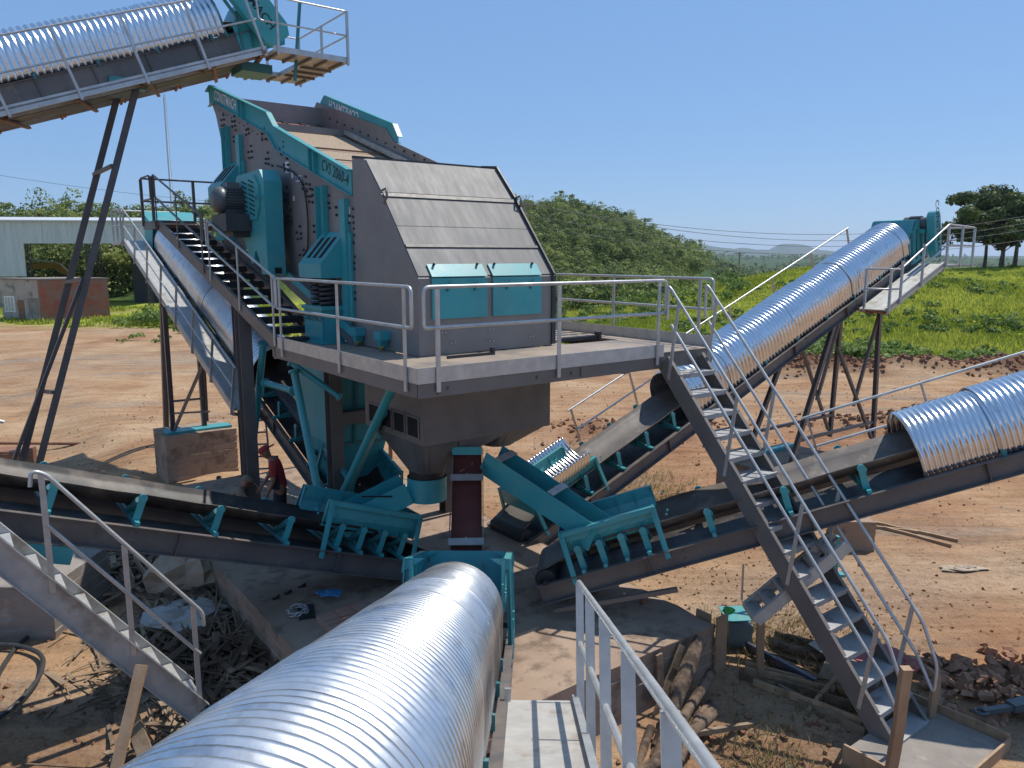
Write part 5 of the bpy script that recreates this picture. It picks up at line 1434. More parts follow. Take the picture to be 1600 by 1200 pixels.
for l in (-.52, .58):
    top = c1.p(8.05, l, 0)
    for dx in (0,):
        dx = -.10 if l > 0 else .08
        a = Vector((top.x + dx, l, top.z + dx * .365)); f = Vector((a.x - 3.05, l, -.6 - c1.fr[2]))
        m = MB(); m.ibeam(a, f, .12, .12, (0, 1, 0), .012); m.build('leg', 'frame', c1.t)
    m = MB(); e = Vector((top.x - 3.05, l, -.6 - c1.fr[2]))
    for k in (.18, .42, .66):
        q = top + (e - top) * k
        if l < 0: m = MB(); m.bar(q, q + Vector((-.18, 1.10, -.1)), .07, .07, (0, 0, 1)); m.build('leg_tie', 'primer', c1.t)
    if l < 0: m = MB(); m.bar(top + (e - top) * .42, top + (e - top) * .86 + Vector((-.3, 1.1, 0)), .07, .07, (1, 0, 0)); m.build('leg_brace', 'frame', c1.t)
m = MB(); a = c1.p(8.0, -.52, 0); m.box(a + Vector((-.1, 0, -.05)), (.7, .3, .2)); m.bar(c1.p(8.0, -.56, -.08), c1.p(8.0, .6, -.08), .1, .1); m.build('leg_head', 'tealdark', c1.t)

# ---- foreground conveyor, the photographer stands on its walkway
A0 = radians(18.5)
c0 = Conv('foreground conveyor under a broad ribbed zinc tunnel at the bottom of the photo', (-.600, 9.25, .555, radians(269)), A0, 14.0, fh=.24)
c0.frame(); c0.belt(.08, 13.9, dust=False)
c0.hood(1.88, 13.6, .295, R=.517, straight=.34, mat='sheetold', pitch=.084, amp=.0165, jitter=.003, wob=.6, step=.005, Ls=.96, rivets=True, nseg=30)
c0.skirt(.10, 1.5, hh=.60, ribs=4, back=True, idl=0, flare=.16)
c0.walkway(1, 3.9, 13.8, mat='gridplate', wdt=.61, h=.22, rail_h=.93, post_every=.95, lat=.58, postw=(.06, .022), deckthick=.03)
m = MB()
for l in (.63, 1.20): m = MB(); m.box(c0.p(3.93, l, .28), (.06, .05, .10), (c0.fw, Vector((0, 1, 0)), c0.up)); m.build('end_cleat', 'galv', c0.t)
m = MB(); 
for d in (.3, 1.0): m.box(c0.p(d, .62, .2), (.14, .03, .5), (c0.fw, Vector((0, 1, 0)), c0.up))
m.build('tail_plate', 'teal', c0.t)
for d in (7.0, 11.5):
    for k in (-1, 1): c0.leg(d, k * .5, (d * c0.ca + 1.0, k * .55, -1.3), .14)

# ------------------------------------------------------------------ small stairs and things around the plant
stairs('galvanised stair with one railing at the lower left, before the open left conveyor', WORLD, (-4.98, 7.02, 2.92), (-3.50, 8.13, .42), (-.36, .48, 0), 9, depth=.26, tread_mat='galvdeck', smat='galvdeck', tread_d=.22, rails=(False, False), sole=True, endloop=False)
g3 = [o for o in C.objects if o.name.startswith('staircase')][-1]
A_, B_ = Vector((-4.98, 7.02, 2.92)), Vector((-3.50, 8.13, .42)); d_ = (B_ - A_).normalized(); hz0 = Vector((d_.x, d_.y, 0)).normalized(); o_ = Vector((.012, -.016, 0))
a_ = A_ + (B_ - A_) * .24 + o_; b_ = A_ + (B_ - A_) * .97 + o_; up_ = Vector((0, 0, 1.12))
handrail(g3, [fillet([a_ + up_ * .86 - hz0 * .10, a_ + up_ - hz0 * .08, a_ + up_ + d_ * .06, b_ + up_ + d_ * .10, b_ + up_ * .86 + d_ * .10], .07), [a_ + up_ * .5, b_ + up_ * .5]],
    [(a_ + (b_ - a_) * t - Vector((0, 0, .16)), a_ + (b_ - a_) * t + up_ - Vector((0, 0, .02))) for t in (0, .5, .97)], .021, (.055, .018), pface=Vector((-.36, .48, 0)))
stairs('short grey galvanised stair behind the long staircase, rising to the right conveyor', WORLD, (4.22, 9.72, 1.93), (3.10, 9.72, .90), (0, -.46, 0), 6, depth=.15, tread_mat='galvdeck', smat='galvdeck', tread_d=.20, rails=(False, False), base=(3.10, 9.5, -.15))
m = MB(); m.bar((3.10, 9.75, .92), (3.10, 9.75, 1.42), .05, .015, (1, 0, 0))
m.thing('steel_upright', 'galv', 'thin upright galvanised flat standing at the foot of the short grey stair', 'upright')

def post(label, p, q, w_=.09, h_=.06, mat='wood', name='wooden_post', cat='post', up=(1, 0, 0), group=None, wob=.006):
    m = MB(); P, Q = Vector(p), Vector(q); N = 6
    X_ = vnorm(Q - P); Y_ = vnorm(Vector(up) - X_ * X_.dot(Vector(up))); Z_ = X_.cross(Y_)
    rings = []
    for i in range(N + 1):
        c = P + (Q - P) * i / N + Y_ * rnd.uniform(-wob, wob) + Z_ * rnd.uniform(-wob, wob)
        a, b = w_ / 2 * rnd.uniform(.93, 1.05), h_ / 2 * rnd.uniform(.93, 1.05)
        rings.append([c + Y_ * a + Z_ * b, c - Y_ * a + Z_ * b, c - Y_ * a - Z_ * b, c + Y_ * a - Z_ * b])
    m.loft(rings, smooth=False)
    return m.thing(name, mat, label, cat, tuple(min((P, Q), key=lambda v: v.z)), WORLD, group)
gz = lambda x, y: float(height(x, y))
post('rough timber prop under the galvanised stair at the lower left', (-3.93, 7.55, 1.22), (-4.15, 6.35, gz(-4.15, 6.35) - .3), .11, .07)
post('grey plank lying crosswise in the pit behind the timber prop', (-4.2, 7.75, .50), (-3.45, 7.0, -.35), .16, .05, 'woodgrey', 'plank', 'plank')
post('brown wooden post holding up the lower end of the short grey stair', (3.28, 9.5, .86), (3.38, 9.66, -.35), .09, .07)
a = W(2.16, -5.78, 1.42); b = W(2.30, -5.62, -.5)
post('tall wooden post in front of the long staircase foot', a, b, .10, .08)
a = W(3.98, -5.32, .52); b = W(4.0, -5.3, -.5)
post('short wooden post behind the right railing of the long staircase foot', a, b, .08, .07)
post('plank leaning from the earth against the long staircase', (2.80, 7.98, -.42), (4.42, 9.45, .10), .08, .05, up=(0, 0, 1), name='plank', cat='plank')
# stair footing with formwork
rough_block('stair_footing', 'small grey concrete footing in plank formwork at the foot of the long staircase', PLANT, 2.56, 4.14, -6.05, -5.02, -.6, -.07, mat='concretegrey', n=10, boards=False)
ft = thing('formwork', 'plank formwork boards around the concrete footing of the long staircase', 'formwork', (3.35, -5.5, -.5), PLANT)
for a, b in (((2.53, -6.10), (4.17, -6.10)), ((4.17, -6.10), (4.17, -4.97)), ((4.17, -4.97), (3.2, -4.97)), ((2.53, -6.10), (2.53, -5.0))):
    for k in range(2):
        m = MB(); m.bar((a[0], a[1], -.08 - k * .24 + rnd.uniform(-.02, .02)), (b[0], b[1], -.10 - k * .24 + rnd.uniform(-.02, .02)), .028, .225, (0, 0, 1)); m.build('form_board', 'wood', ft)
# formwork left on the slab corner
for i, (p, q, w_, mt_) in enumerate((((2.79, -3.06, .72), (2.79, -3.06, -.35), .22, 'wood'), ((2.79, -2.75, .66), (2.79, -2.75, -.3), .24, 'wood'), ((2.0, -3.07, .55), (1.45, -3.13, -.2), .14, 'woodgrey'), ((1.55, -3.07, .58), (1.6, -3.10, -.2), .10, 'woodgrey'))):
    A_, B_ = W(*p), W(*q)
    post(('wide shuttering board upright at the right corner of the slab', 'shuttering board standing on the slab side, just round its right corner', 'grey shuttering board leaning slantwise on the slab front', 'narrow grey board upright against the slab front')[i], A_, B_, w_, .03, mt_, 'shuttering_board', 'board', up=tuple(W(1, 0, 0) - W(0, 0, 0)) if i != 1 else tuple(W(0, 1, 0) - W(0, 0, 0)))

def log(label, pts, r, group=None, mat='bark'):
    P = [Vector(p) for p in pts]
    Q = []
    for i in range(len(P) - 1):
        for k in range(4): Q.append(P[i] + (P[i + 1] - P[i]) * k / 4)
    Q.append(P[-1])
    Q = [q + Vector((rnd.uniform(-.012, .012), rnd.uniform(-.012, .012), rnd.uniform(-.012, .012))) for q in Q]
    m = MB(); m.tube(Q, [r * rnd.uniform(.85, 1.12) for _ in Q], 9)
    return m.thing('log', mat, label, 'log', None, WORLD, group)
def Wt(*p): return tuple(W(*p))
log('thick forked-looking log leaning up against the slab front', [Wt(1.05, -3.55, -.25), Wt(1.6, -3.35, .20), Wt(2.22, -3.16, .62)], .10)
log('thinner log lying under the thick leaning log', [Wt(.85, -3.7, -.22), Wt(1.6, -3.5, -.02), Wt(2.3, -3.3, .18)], .075)
for i in range(9):
    o = .09 * i
    log('short log in the heap of split logs before the slab', [Wt(.35 + .20 * (i % 4), -3.75 + .10 * (i // 4) - .04 * i, -.34 + .10 * (i // 3)), Wt(1.2 + .22 * (i % 5), -3.30 - .05 * i, -.18 + .09 * (i // 3))], .055 + .012 * (i % 3), 'split logs heaped before the slab')
post('long thin pole stretching from the log heap to the right over the hollow', Wt(1.25, -3.75, -.05), (3.30, 8.75, -.2), .06, .05, 'woodgrey', 'pole', 'pole', up=(0, 0, 1))
log('round log lying on the ground beyond the short stair post', [(3.75, 10.35, -.05), (4.75, 9.75, -.05)], .085)
log('brown log near the grey plywood beside the long staircase', [(3.95, 10.75, -.06), (4.55, 10.2, -.06)], .06)
for i in range(13):
    a = Vector((3.15 + rnd.uniform(-.1, .45), 10.25 - .085 * i + rnd.uniform(-.05, .05), 0)); b = a + Vector((.95 + rnd.uniform(-.25, .2), -.80 + rnd.uniform(-.3, .25), 0))
    a.z = gz(a.x, a.y) + .03 + .015 * (i % 3); b.z = gz(b.x, b.y) + .03 + .02 * (i % 4)
    post('loose brown plank in the scatter on the ground left of the long staircase', a, b, .09 + .04 * rnd.random(), .025, 'wood' if i % 2 else 'woodgrey', 'plank', 'plank', up=(0, 0, 1), group='planks scattered left of the staircase')
def panel(label, c, d, rz, tilt, mat, name='panel', cat='panel'):
    m = MB(); R_ = Matrix.Rotation(rz, 3, 'Z') @ Matrix.Rotation(tilt, 3, 'X')
    m.box(c, d, (R_ @ Vector((1, 0, 0)), R_ @ Vector((0, 1, 0)), R_ @ Vector((0, 0, 1))))
    return m.thing(name, mat, label, cat)
panel('grey plywood sheet lying on the planks beside the long staircase', (4.62, 9.9, .05), (.55, .8, .015), .6, .15, 'plaster')
panel('second plywood sheet, nearer and half under the staircase', (4.45, 9.35, .02), (.5, .7, .015), 1.0, .1, 'woodgrey')
panel('red painted board seen through the lower treads of the long staircase', (5.15, 9.75, .02), (.75, .6, .02), .5, .08, pm('red_board', (.30, .05, .05), (.36, .08, .08), 3, .6))
for i, (p, q) in enumerate((((3.15, 8.42, -.36), (3.95, 8.46, -.30)), ((3.08, 8.30, -.38), (3.30, 7.55, -.42)), ((3.35, 10.25, -.06), (3.95, 9.25, -.05)))):
    m = MB(); m.chan(p, q, (0, 1, 0) if i == 0 else (1, 0, 0), .10, .05, .008)
    m.thing('steel_channel', pm('blue_black_steel%d' % i, (.05, .06, .085), (.08, .095, .13), 3, .35, .3), ('dark steel channel lying in the hollow, parallel to the slab front', 'dark steel channel pointing towards the viewer in the hollow', 'dark blue steel strip lying among the planks by the short stair')[i], 'channel')
m = MB(); c = Vector((3.30, 10.55, -.1))
m.loft([[c + Vector(p) for p in ((-.16, -.2, 0), (.16, -.2, 0), (.16, .2, 0), (-.16, .2, 0))], [c + Vector(p) for p in ((-.18, -.22, .40), (.18, -.22, .34), (.18, .22, .34), (-.18, .22, .46))]], smooth=False)
m.thing('box', pm('grey_green_box', (.12, .15, .15), (.16, .19, .19), 3, .5), 'grey box with a turquoise lid edge behind the right slab corner', 'box')
panel('turquoise plate resting on the grey box behind the slab corner', (3.28, 10.52, .345), (.40, .42, .012), .1, .06, 'teal', 'plate', 'plate')
# crumpled green bag
def blob(name, label, c, r, mat, cat, seed, sub=2, amp=.35, flat=.7, group=None):
    rg = np.random.RandomState(seed)
    n1, n2 = 14, 9
    rings = []
    for j in range(n2):
        th = pi * (j + .5) / n2; rr = []
        for i in range(n1):
            ph = 2 * pi * i / n1
            k = 1 + amp * (rg.rand() - .5)
            rr.append(Vector(c) + Vector((r[0] * sin(th) * cos(ph) * k, r[1] * sin(th) * sin(ph) * k, -r[2] * cos(th) * k)))
        rings.append(rr)
    m = MB(); m.loft(rings, smooth=False)
    return m.thing(name, mat, label, cat, None, WORLD, group)
blob('plastic_bag', 'small bright green plastic bag at the slab corner boards', (3.02, 10.05, .62), (.09, .06, .05), pm('green_plastic', (.05, .40, .06), (.08, .5, .1), 4, .4), 'bag', 3)
blob('sack', 'tan crumpled sheet of sacking heaped by the left slab corner', (-5.35, 12.0, .30), (.62, .45, .55), 'sack', 'sack', 5, amp=.5)
blob('sack', 'greyish plastic sheet crumpled on the scrap wood, nearest the slab', (-4.95, 10.9, .12), (.62, .45, .16), pm('plastic_sheet', (.30, .28, .25), (.40, .38, .34), 3, .4), 'sheet', 6, amp=.5)
blob('rag', 'pale and blue rag on the concrete block at the left edge', (-7.95, 10.60, .30), (.32, .05, .10), 'plaster', 'rag', 8, amp=.6)
blob('cloth', 'pale cloth scrap lying alone on the open yard at the right', (8.2, 13.2, gz(8.2, 13.2) + .03), (.38, .14, .04), 'sack', 'cloth', 9, amp=.7)
blob('plastic_bottle', 'small crumpled white bottle in the hollow by the dark channels', (3.05, 8.22, -.38), (.05, .05, .05), 'white', 'bottle', 10, amp=.2)

# scrap timber heap to the left of the slab
rg = random.Random(12)
m = MB()
def scrapstick(m, cx, cy, z, L, w_, t_, az, tilt):
    d = Vector((cos(az) * cos(tilt), sin(az) * cos(tilt), sin(tilt))); m.bar(Vector((cx, cy, z)) - d * L / 2, Vector((cx, cy, z)) + d * L / 2, w_, t_, (rg.uniform(-.3, .3), rg.uniform(-.3, .3), 1))
for i in range(760):
    t_ = rg.random()
    lx = -2.22 - abs(rg.gauss(0, .75)) ; ly = -2.1 + 5.6 * t_
    p = W(lx, ly, 0); hz_ = max(0, .42 - .30 * (-2.2 - lx)) * rg.random()
    base_az = radians(37 + 90) + rg.gauss(0, .55)
    scrapstick(m, p.x, p.y, gz(p.x, p.y) + .03 + hz_, rg.uniform(.25, 1.25), rg.choice((.015, .025, .03, .05, .09)) * rg.uniform(.8, 1.2), rg.uniform(.006, .02), base_az, rg.gauss(0, .12))
for i in range(240):
    x, y = rg.gauss(-7.3, .95), rg.gauss(13.4, .8)
    scrapstick(m, x, y, gz(x, y) + .03 + .25 * rg.random(), rg.uniform(.3, 1.0), rg.uniform(.05, .13), .022, rg.uniform(0, pi), rg.gauss(0, .14))
for i in range(60):
    x, y = rg.gauss(-5.2, .5), rg.gauss(9.6, .5)
    scrapstick(m, x, y, gz(x, y) + .02 + .04 * rg.random(), rg.uniform(.12, .5), rg.uniform(.01, .04), .01, rg.uniform(0, pi), rg.gauss(0, .1))
o = m.thing('scrap_wood', 'woodgrey', 'heap of splintered scrap timber and laths along the left side of the slab', 'scrap wood', kind='stuff')
for i in range(14):
    x, y = -7.0 + rg.uniform(-1.5, 1.3), 12.6 + rg.uniform(-1.2, 1.5); z = gz(x, y) + .22 + .1 * rg.random(); az = rg.uniform(0, pi); L = rg.uniform(.7, 1.5)
    post('weathered plank on top of the scrap timber under the left conveyor', (x - cos(az) * L / 2, y - sin(az) * L / 2, z), (x + cos(az) * L / 2, y + sin(az) * L / 2, z + rg.uniform(-.15, .15)), .12, .025, 'wood' if i % 3 else 'woodgrey', 'plank', 'plank', up=(0, 0, 1), group='planks on the scrap heap at the left')
# shards under the screen, behind the centre chute
m = MB()
for i in range(260):
    x, y = rg.gauss(-1.9, .75), rg.gauss(15.4, .9)
    scrapstick(m, x, y, gz(x, y) + (.62 if W(0, 0, 0) is None else .03) + .03 * rg.random(), rg.uniform(.06, .35), rg.uniform(.02, .09), .012, rg.uniform(0, pi), rg.gauss(0, .12))
m.thing('wood_chips', 'woodgrey', 'scattered wood chips and litter on the ground behind the centre chute', 'wood chips', kind='stuff')
# rubble heap bottom right
m = MB()
for i in range(420):
    x, y = rg.uniform(5.35, 9.5), 9.2 + rg.gauss(.15, .40) + (.12 * rg.random())
    r = rg.uniform(.03, .085); R_ = Matrix.Rotation(rg.uniform(0, 6), 3, (rg.random(), rg.random(), rg.random() + .1))
    m.rock((x, y, gz(x, y) + r * .4 + .10 * rg.random() * max(0, 1 - abs(y - 9.3))), (r * 2.6, r * 1.9, r * 1.4), [R_ @ Vector(v) for v in ((1, 0, 0), (0, 1, 0), (0, 0, 1))], rg)
m.thing('rubble', pm('brick_rubble', (.27, .135, .082), (.46, .27, .175), 6, .9, spec=.1), 'heap of broken reddish brick rubble beyond the foot of the long staircase', 'rubble', kind='stuff')
m = MB()
def clods(m, n, fx, fy, rmin, rmax):
    for i in range(n):
        x, y = fx(), fy(); r = rg.uniform(rmin, rmax); R_ = Matrix.Rotation(rg.uniform(0, 6), 3, (rg.random(), rg.random(), rg.random() + .1))
        m.rock((x, y, gz(x, y) + r * .15), (r * 2.2, r * 1.8, r * 1.4), [R_ @ Vector(v) for v in ((1, 0, 0), (0, 1, 0), (0, 0, 1))], rg)
clods(m, 1500, lambda: rg.uniform(8, 30), lambda: rg.gauss(37.0, .8), .03, .13)
clods(m, 260, lambda: rg.gauss(13.2, 1.8), lambda: rg.gauss(24.4, .9), .03, .10)
clods(m, 200, lambda: rg.gauss(4.0, 1.8), lambda: rg.gauss(23.8, 1.0), .03, .10)
clods(m, 300, lambda: rg.uniform(-7.5, -3.6), lambda: rg.uniform(5.5, 9.5), .012, .045)
clods(m, 320, lambda: rg.uniform(1.2, 4.6), lambda: rg.uniform(5.6, 8.8), .012, .05)
clods(m, 2600, lambda: rg.uniform(-15, 19), lambda: rg.uniform(9, 34), .008, .032)
clods(m, 500, lambda: rg.gauss(4.5, 1.4), lambda: rg.gauss(11.5, 1.2), .008, .028)
m.thing('earth_clods', 'dirtred', 'loose clods of red earth along the berm and over the yard', 'earth', kind='stuff')
# low terracotta plinth, chain, bag, tarp on the slab
pts = [W(-1.35, .55, 0), W(.10, .55, 0), W(.10, -1.2, 0), W(-1.35, -1.2, 0)]
m = MB()
def rows(mb, x0, x1, y0, y1, z0):
    nx_ = int((x1 - x0) / .24); ny_ = int((y1 - y0) / .13)
    for i in range(nx_):
        for j in range(ny_):
            mb.bx(x0 + i * .24, x0 + i * .24 + .228, y0 + j * .13, y0 + j * .13 + .12, z0, z0 + .10 + rnd.uniform(-.004, .004))
rows(m, -1.55, -.55, -1.0, .35, .60)
m.thing('brick_plinth', pm('terracotta', (.40, .15, .085), (.50, .22, .14), 5, .8, 0, .2, 30, .1, (.33, .22, .17), 1.6, .5), 'low orange terracotta block platform on the slab left of the foreground tunnel', 'plinth', None, PLANT)
blob('tarp', 'blue crumpled tarp on the orange terracotta platform', (-2.62, 10.42, .715), (.20, .12, .025), 'sheetblue', 'tarp', 14, amp=.6)
m = MB(); m.box((-2.86, 10.02, .615), (.22, .42, .03), (Vector((.9, .3, 0)).normalized(), Vector((-.3, .9, 0)).normalized(), Vector((0, 0, 1)))); m.thing('rubber_mat', 'rubber', 'black rubber mat piece lying under the chain on the slab', 'mat')
m = MB()
for i in range(16):
    a = i * .75; c = Vector((-2.98 + .13 * cos(a) * (1 - .02 * i), 9.98 + .16 * sin(a) * (1 - .02 * i), .645 + .012 * (i % 3)))
    X_ = Vector((-sin(a), cos(a), .2)).normalized(); Y_ = Vector((0, 0, 1)) if i % 2 else Vector((cos(a), sin(a), 0))
    m.tube([c + X_ * .045 * cos(t) + Y_ * .028 * sin(t) for t in [2 * pi * k / 10 for k in range(10)]], .010, 5, closed=True)
m.thing('chain', 'galv', 'coiled steel chain lying on the slab near the foreground tunnel', 'chain')
for i, (x, y) in enumerate(((-3.42, 10.45), (-3.30, 10.62), (-3.15, 10.85))):
    m = MB(); m.box((x, y, .615), (.10, .06, .03), (Vector((.8, .6, 0)), Vector((-.6, .8, 0)), Vector((0, 0, 1)))); m.cyl((x, y, .62), (x + .05, y + .04, .65), .02, 8)
    m.thing('steel_bracket', 'rubber', 'small dark steel bracket lying on the slab beside the chain', 'bracket', group='small dark brackets on the slab')
m = MB(); m.tube(fillet([Wt(1.9, -1.2, .62), Wt(2.1, -1.35, .63), Wt(2.2, -1.2, .63), Wt(2.4, -1.25, .62)], .1), .012, 6); m.thing('bent_rod', 'rust', 'bent rusty rod on the sunlit edge of the slab', 'rod')
m = MB(); p = W(2.35, -2.0, .62); m.bar(p, p + Vector((.10, .14, .10)), .05, .10); m.bar(p, p + Vector((.10, .1, 0)), .03, .02); m.thing('anchor_bracket', 'rust', 'small rusty anchor bracket standing near the right slab corner', 'bracket')
# hose, rod
m = MB()
hp_ = [(-6.9, 11.6), (-7.15, 11.0), (-7.2, 10.4), (-6.9, 9.5), (-6.55, 8.9), (-6.3, 8.3)]
m.tube(fillet([(x, y, gz(x, y) + .05) for x, y in hp_], .4, 5), .032, 8)
hp_ = [(-8.0, 10.3), (-7.2, 10.35), (-6.55, 10.0), (-6.25, 9.4), (-6.2, 8.8), (-6.4, 8.2), (-6.9, 7.6)]
m.tube(fillet([(x, y, gz(x, y) + .09) for x, y in hp_], .5, 6), .032, 8)
m.thing('hose', pm('black_hose', (.035, .035, .037), (.055, .055, .055), 6, .4), 'thick black hose looped on the bare earth at the lower left', 'hose', kind=None)
post('thin red-painted steel rod leaning on the grey block at the left', (-7.9, 10.45, .72), (-7.55, 10.3, -.45), .035, .035, 'rust', 'steel_rod', 'rod')
# things behind: jerrycan, crates, roller
t = thing('jerrycan', 'blue-grey plastic jerrycan standing left of the centre chute', 'jerrycan', (-1.33, 14.3, .0))
m = MB(); c = Vector((-1.33, 14.3, 0)); m.loft([[c + Vector((a * .14 * k, b_ * .11 * k, z)) for a, b_ in ((-1, -.8), (-.8, -1), (.8, -1), (1, -.8), (1, .8), (.8, 1), (-.8, 1), (-1, .8))] for z, k in ((0, .94), (.03, 1), (.30, 1), (.37, .86), (.39, .6))], smooth=False); m.build('can_body', 'purplepl', t)
m = MB(); m.cyl(c + Vector((-.05, 0, .38)), c + Vector((-.05, 0, .43)), .035, 12); m.build('cap', 'bluepl', t)
m = MB(); m.tube(fillet([c + Vector((.0, 0, .38)), c + Vector((.02, 0, .44)), c + Vector((.11, 0, .43)), c + Vector((.11, 0, .36))], .03), .014, 6); m.build('handle', 'bluepl', t)
m = MB(); c = Vector((-.52, 14.85, -.1)); m.bx(c.x - .2, c.x + .2, c.y - .14, c.y + .14, -.1, -.08)
for k in range(4): m.bx(c.x - .2, c.x + .2, c.y - .15, c.y - .135, -.06 + k * .06, -.02 + k * .06); m.bx(c.x - .2, c.x + .2, c.y + .135, c.y + .15, -.06 + k * .06, -.02 + k * .06)
for sx in (-.19, .19): m.bx(c.x + sx - .01, c.x + sx + .01, c.y - .15, c.y + .15, -.08, .16)
m.thing('crate', 'yellow', 'yellow slatted crate just right of the centre chute', 'crate')
for i, (x, y, r) in enumerate(((-1.55, 14.9, .10), (-.95, 14.05, .09))):
    m = MB(); m.bx(x - .14, x + .14, y - .1, y + .1, -.08, .10); m.bx(x - .12, x + .12, y - .11, y + .11, .10, .12)
    m.thing('cardboard_box', 'sack', ('torn cardboard box beside the jerrycan, on its left', 'small brown box in front of the jerrycan')[i], 'box')
m = MB(); m.cyl((-2.65, 15.1, .02), (-2.35, 15.3, .05), .13, 18); m.cyl((-2.7, 15.06, .02), (-2.3, 15.34, .05), .03, 8); m.thing('steel_roller', 'galvdeck', 'loose grey steel roller lying behind the left chute', 'roller')
t = thing('steel_post', 'rust-brown forked steel post standing behind the screen base', 'post', (-3.35, 20.6, -.5))
m = MB(); m.bar((-3.35, 20.6, -.6), (-3.35, 20.6, 1.3), .10, .10); m.build('upright', 'rust', t)
m = MB(); m.bar((-3.37, 20.58, -.0), (-3.95, 20.3, .45), .07, .07); m.build('branch', 'rust', t)
m = MB(); m.bar((-6.95, 17.6, -.6), (-6.95, 17.6, .35), .09, .09); m.thing('steel_stub', 'dark', 'short dark steel stub standing before the board-marked concrete block', 'stub')
m = MB(); m.tube([(-17.5, 24.0, -.42), (-13.3, 23.9, -.42)], .05, 8); m.thing('pipe', 'rust', 'long dark rusty pipe lying on the yard at the far left', 'pipe')
m = MB(); m.bx(-15.2, -14.2, 21.6, 22.3, -.6, -.1); m.bx(-15.15, -14.25, 21.55, 21.6, -.5, -.15); m.thing('pallet', 'rust', 'brown timber cribbing behind the legs of the feed conveyor', 'cribbing')
for i, ((x, y), (x2, y2)) in enumerate((((7.6, 15.6), (8.9, 14.6)), ((7.7, 15.2), (8.6, 14.3)), ((7.2, 15.4), (8.3, 15.0)))):
    post('dark branch lying on the yard behind the right conveyor', (x, y, gz(x, y) + .04), (x2, y2, gz(x2, y2) + .04), .06, .05, 'wood', 'branch', 'branch', up=(0, 0, 1), group='branches on the yard at the right')
m = MB(); m.bar((5.6, 12.6, -.1), (5.6, 12.6, .75), .10, .05); m.bar((5.55, 12.6, .05), (5.75, 12.6, .05), .16, .05); m.thing('jack_stand', 'teal', 'small turquoise steel stand under the right conveyor', 'stand')
m = MB(); m.bar((5.72, 8.55, .04), (6.15, 8.62, .06), .07, .06, (0, 0, 1)); m.bar((6.10, 8.62, .06), (7.4, 9.0, .10), .14, .10, (0, 0, 1)); m.bar((6.3, 8.62, .06), (7.2, 8.2, .06), .08, .08, (0, 0, 1))
m.tube([Vector((5.70, 8.55, .04)) + Vector((.07 * cos(a), .06 * sin(a), 0)) for a in [2 * pi * k / 12 for k in range(12)]], .022, 6, closed=True); m.bar((7.0, 8.86, .05), (7.0, 8.86, -.2), .08, .08)
m.thing('drawbar', 'motor', 'grey steel drawbar with a tow eye entering at the lower right edge', 'drawbar')
# ladder
t = thing('ladder', 'grey steel ladder leaning between the dark column and the left rear conveyor', 'ladder', (-5.3, 15.6, -.2))
A, B = Vector((-5.35, 15.3, -.4)), Vector((-6.0, 16.9, 2.0))
sx = Vector((.42, .10, 0))
m = MB(); m.bar(A, B, .06, .03, (1, 0, 0)); m.build('side_rail', 'frame', t)
m = MB(); m.bar(A + sx, B + sx, .06, .03, (1, 0, 0)); m.build('side_rail', 'frame', t)
for k in range(10):
    q = A + (B - A) * (k + .6) / 10.2; m = MB(); m.bar(q, q + sx, .045, .03); m.build('rung', 'frame', t)

# loose corrugated sheets standing in the feed of the right rear conveyor
def sheet_u(label, fr_pts, L, rot_axis, seed):
    """trough of bent corrugated sheet: centre c, axis direction ax, opening direction up"""
    c, ax, up, R_, half = fr_pts
    c, ax, up = Vector(c), vnorm(ax), Vector(up); up = vnorm(up - ax * ax.dot(up)); sd_ = ax.cross(up)
    rings = []; n = int(L / .076 * 6)
    for i in range(n + 1):
        q = L * i / n; rr = R_ + .011 * cos(2 * pi * q / .076)
        rings.append([c + ax * q + (sd_ * sin(a) - up * cos(a)) * rr for a in [half[0] + (half[1] - half[0]) * k / 20 for k in range(21)]])
    m = MB(); m.loft(rings, closed=False, caps=False)
    o = m.thing('corrugated_sheet', 'sheet', label, 'metal sheet')
    s_ = o.modifiers.new('thickness', 'SOLIDIFY'); s_.thickness = .004
    return o
cdir = Vector((c4.fw.x * cos(c4.fr[3]), c4.fw.x * sin(c4.fr[3]), c4.fw.z))
e = fpt(c4.fr, c4.p(.62, 0.10, 1.30))
upc = Vector((0, 0, 1)) + Vector((-.25, -.1, 0))
sheet_u('loose bent corrugated sheet resting in the feed of the right rear conveyor, the farther one', (e, cdir, upc, .78, (-.15, 1.30)), 1.15, 0, 1)
e2 = fpt(c4.fr, c4.p(1.15, -.02, 1.22))
sheet_u('loose bent corrugated sheet resting in the feed of the right rear conveyor, the nearer one', (e2, cdir, upc, .72, (-1.20, -.05)), 1.05, 0, 2)

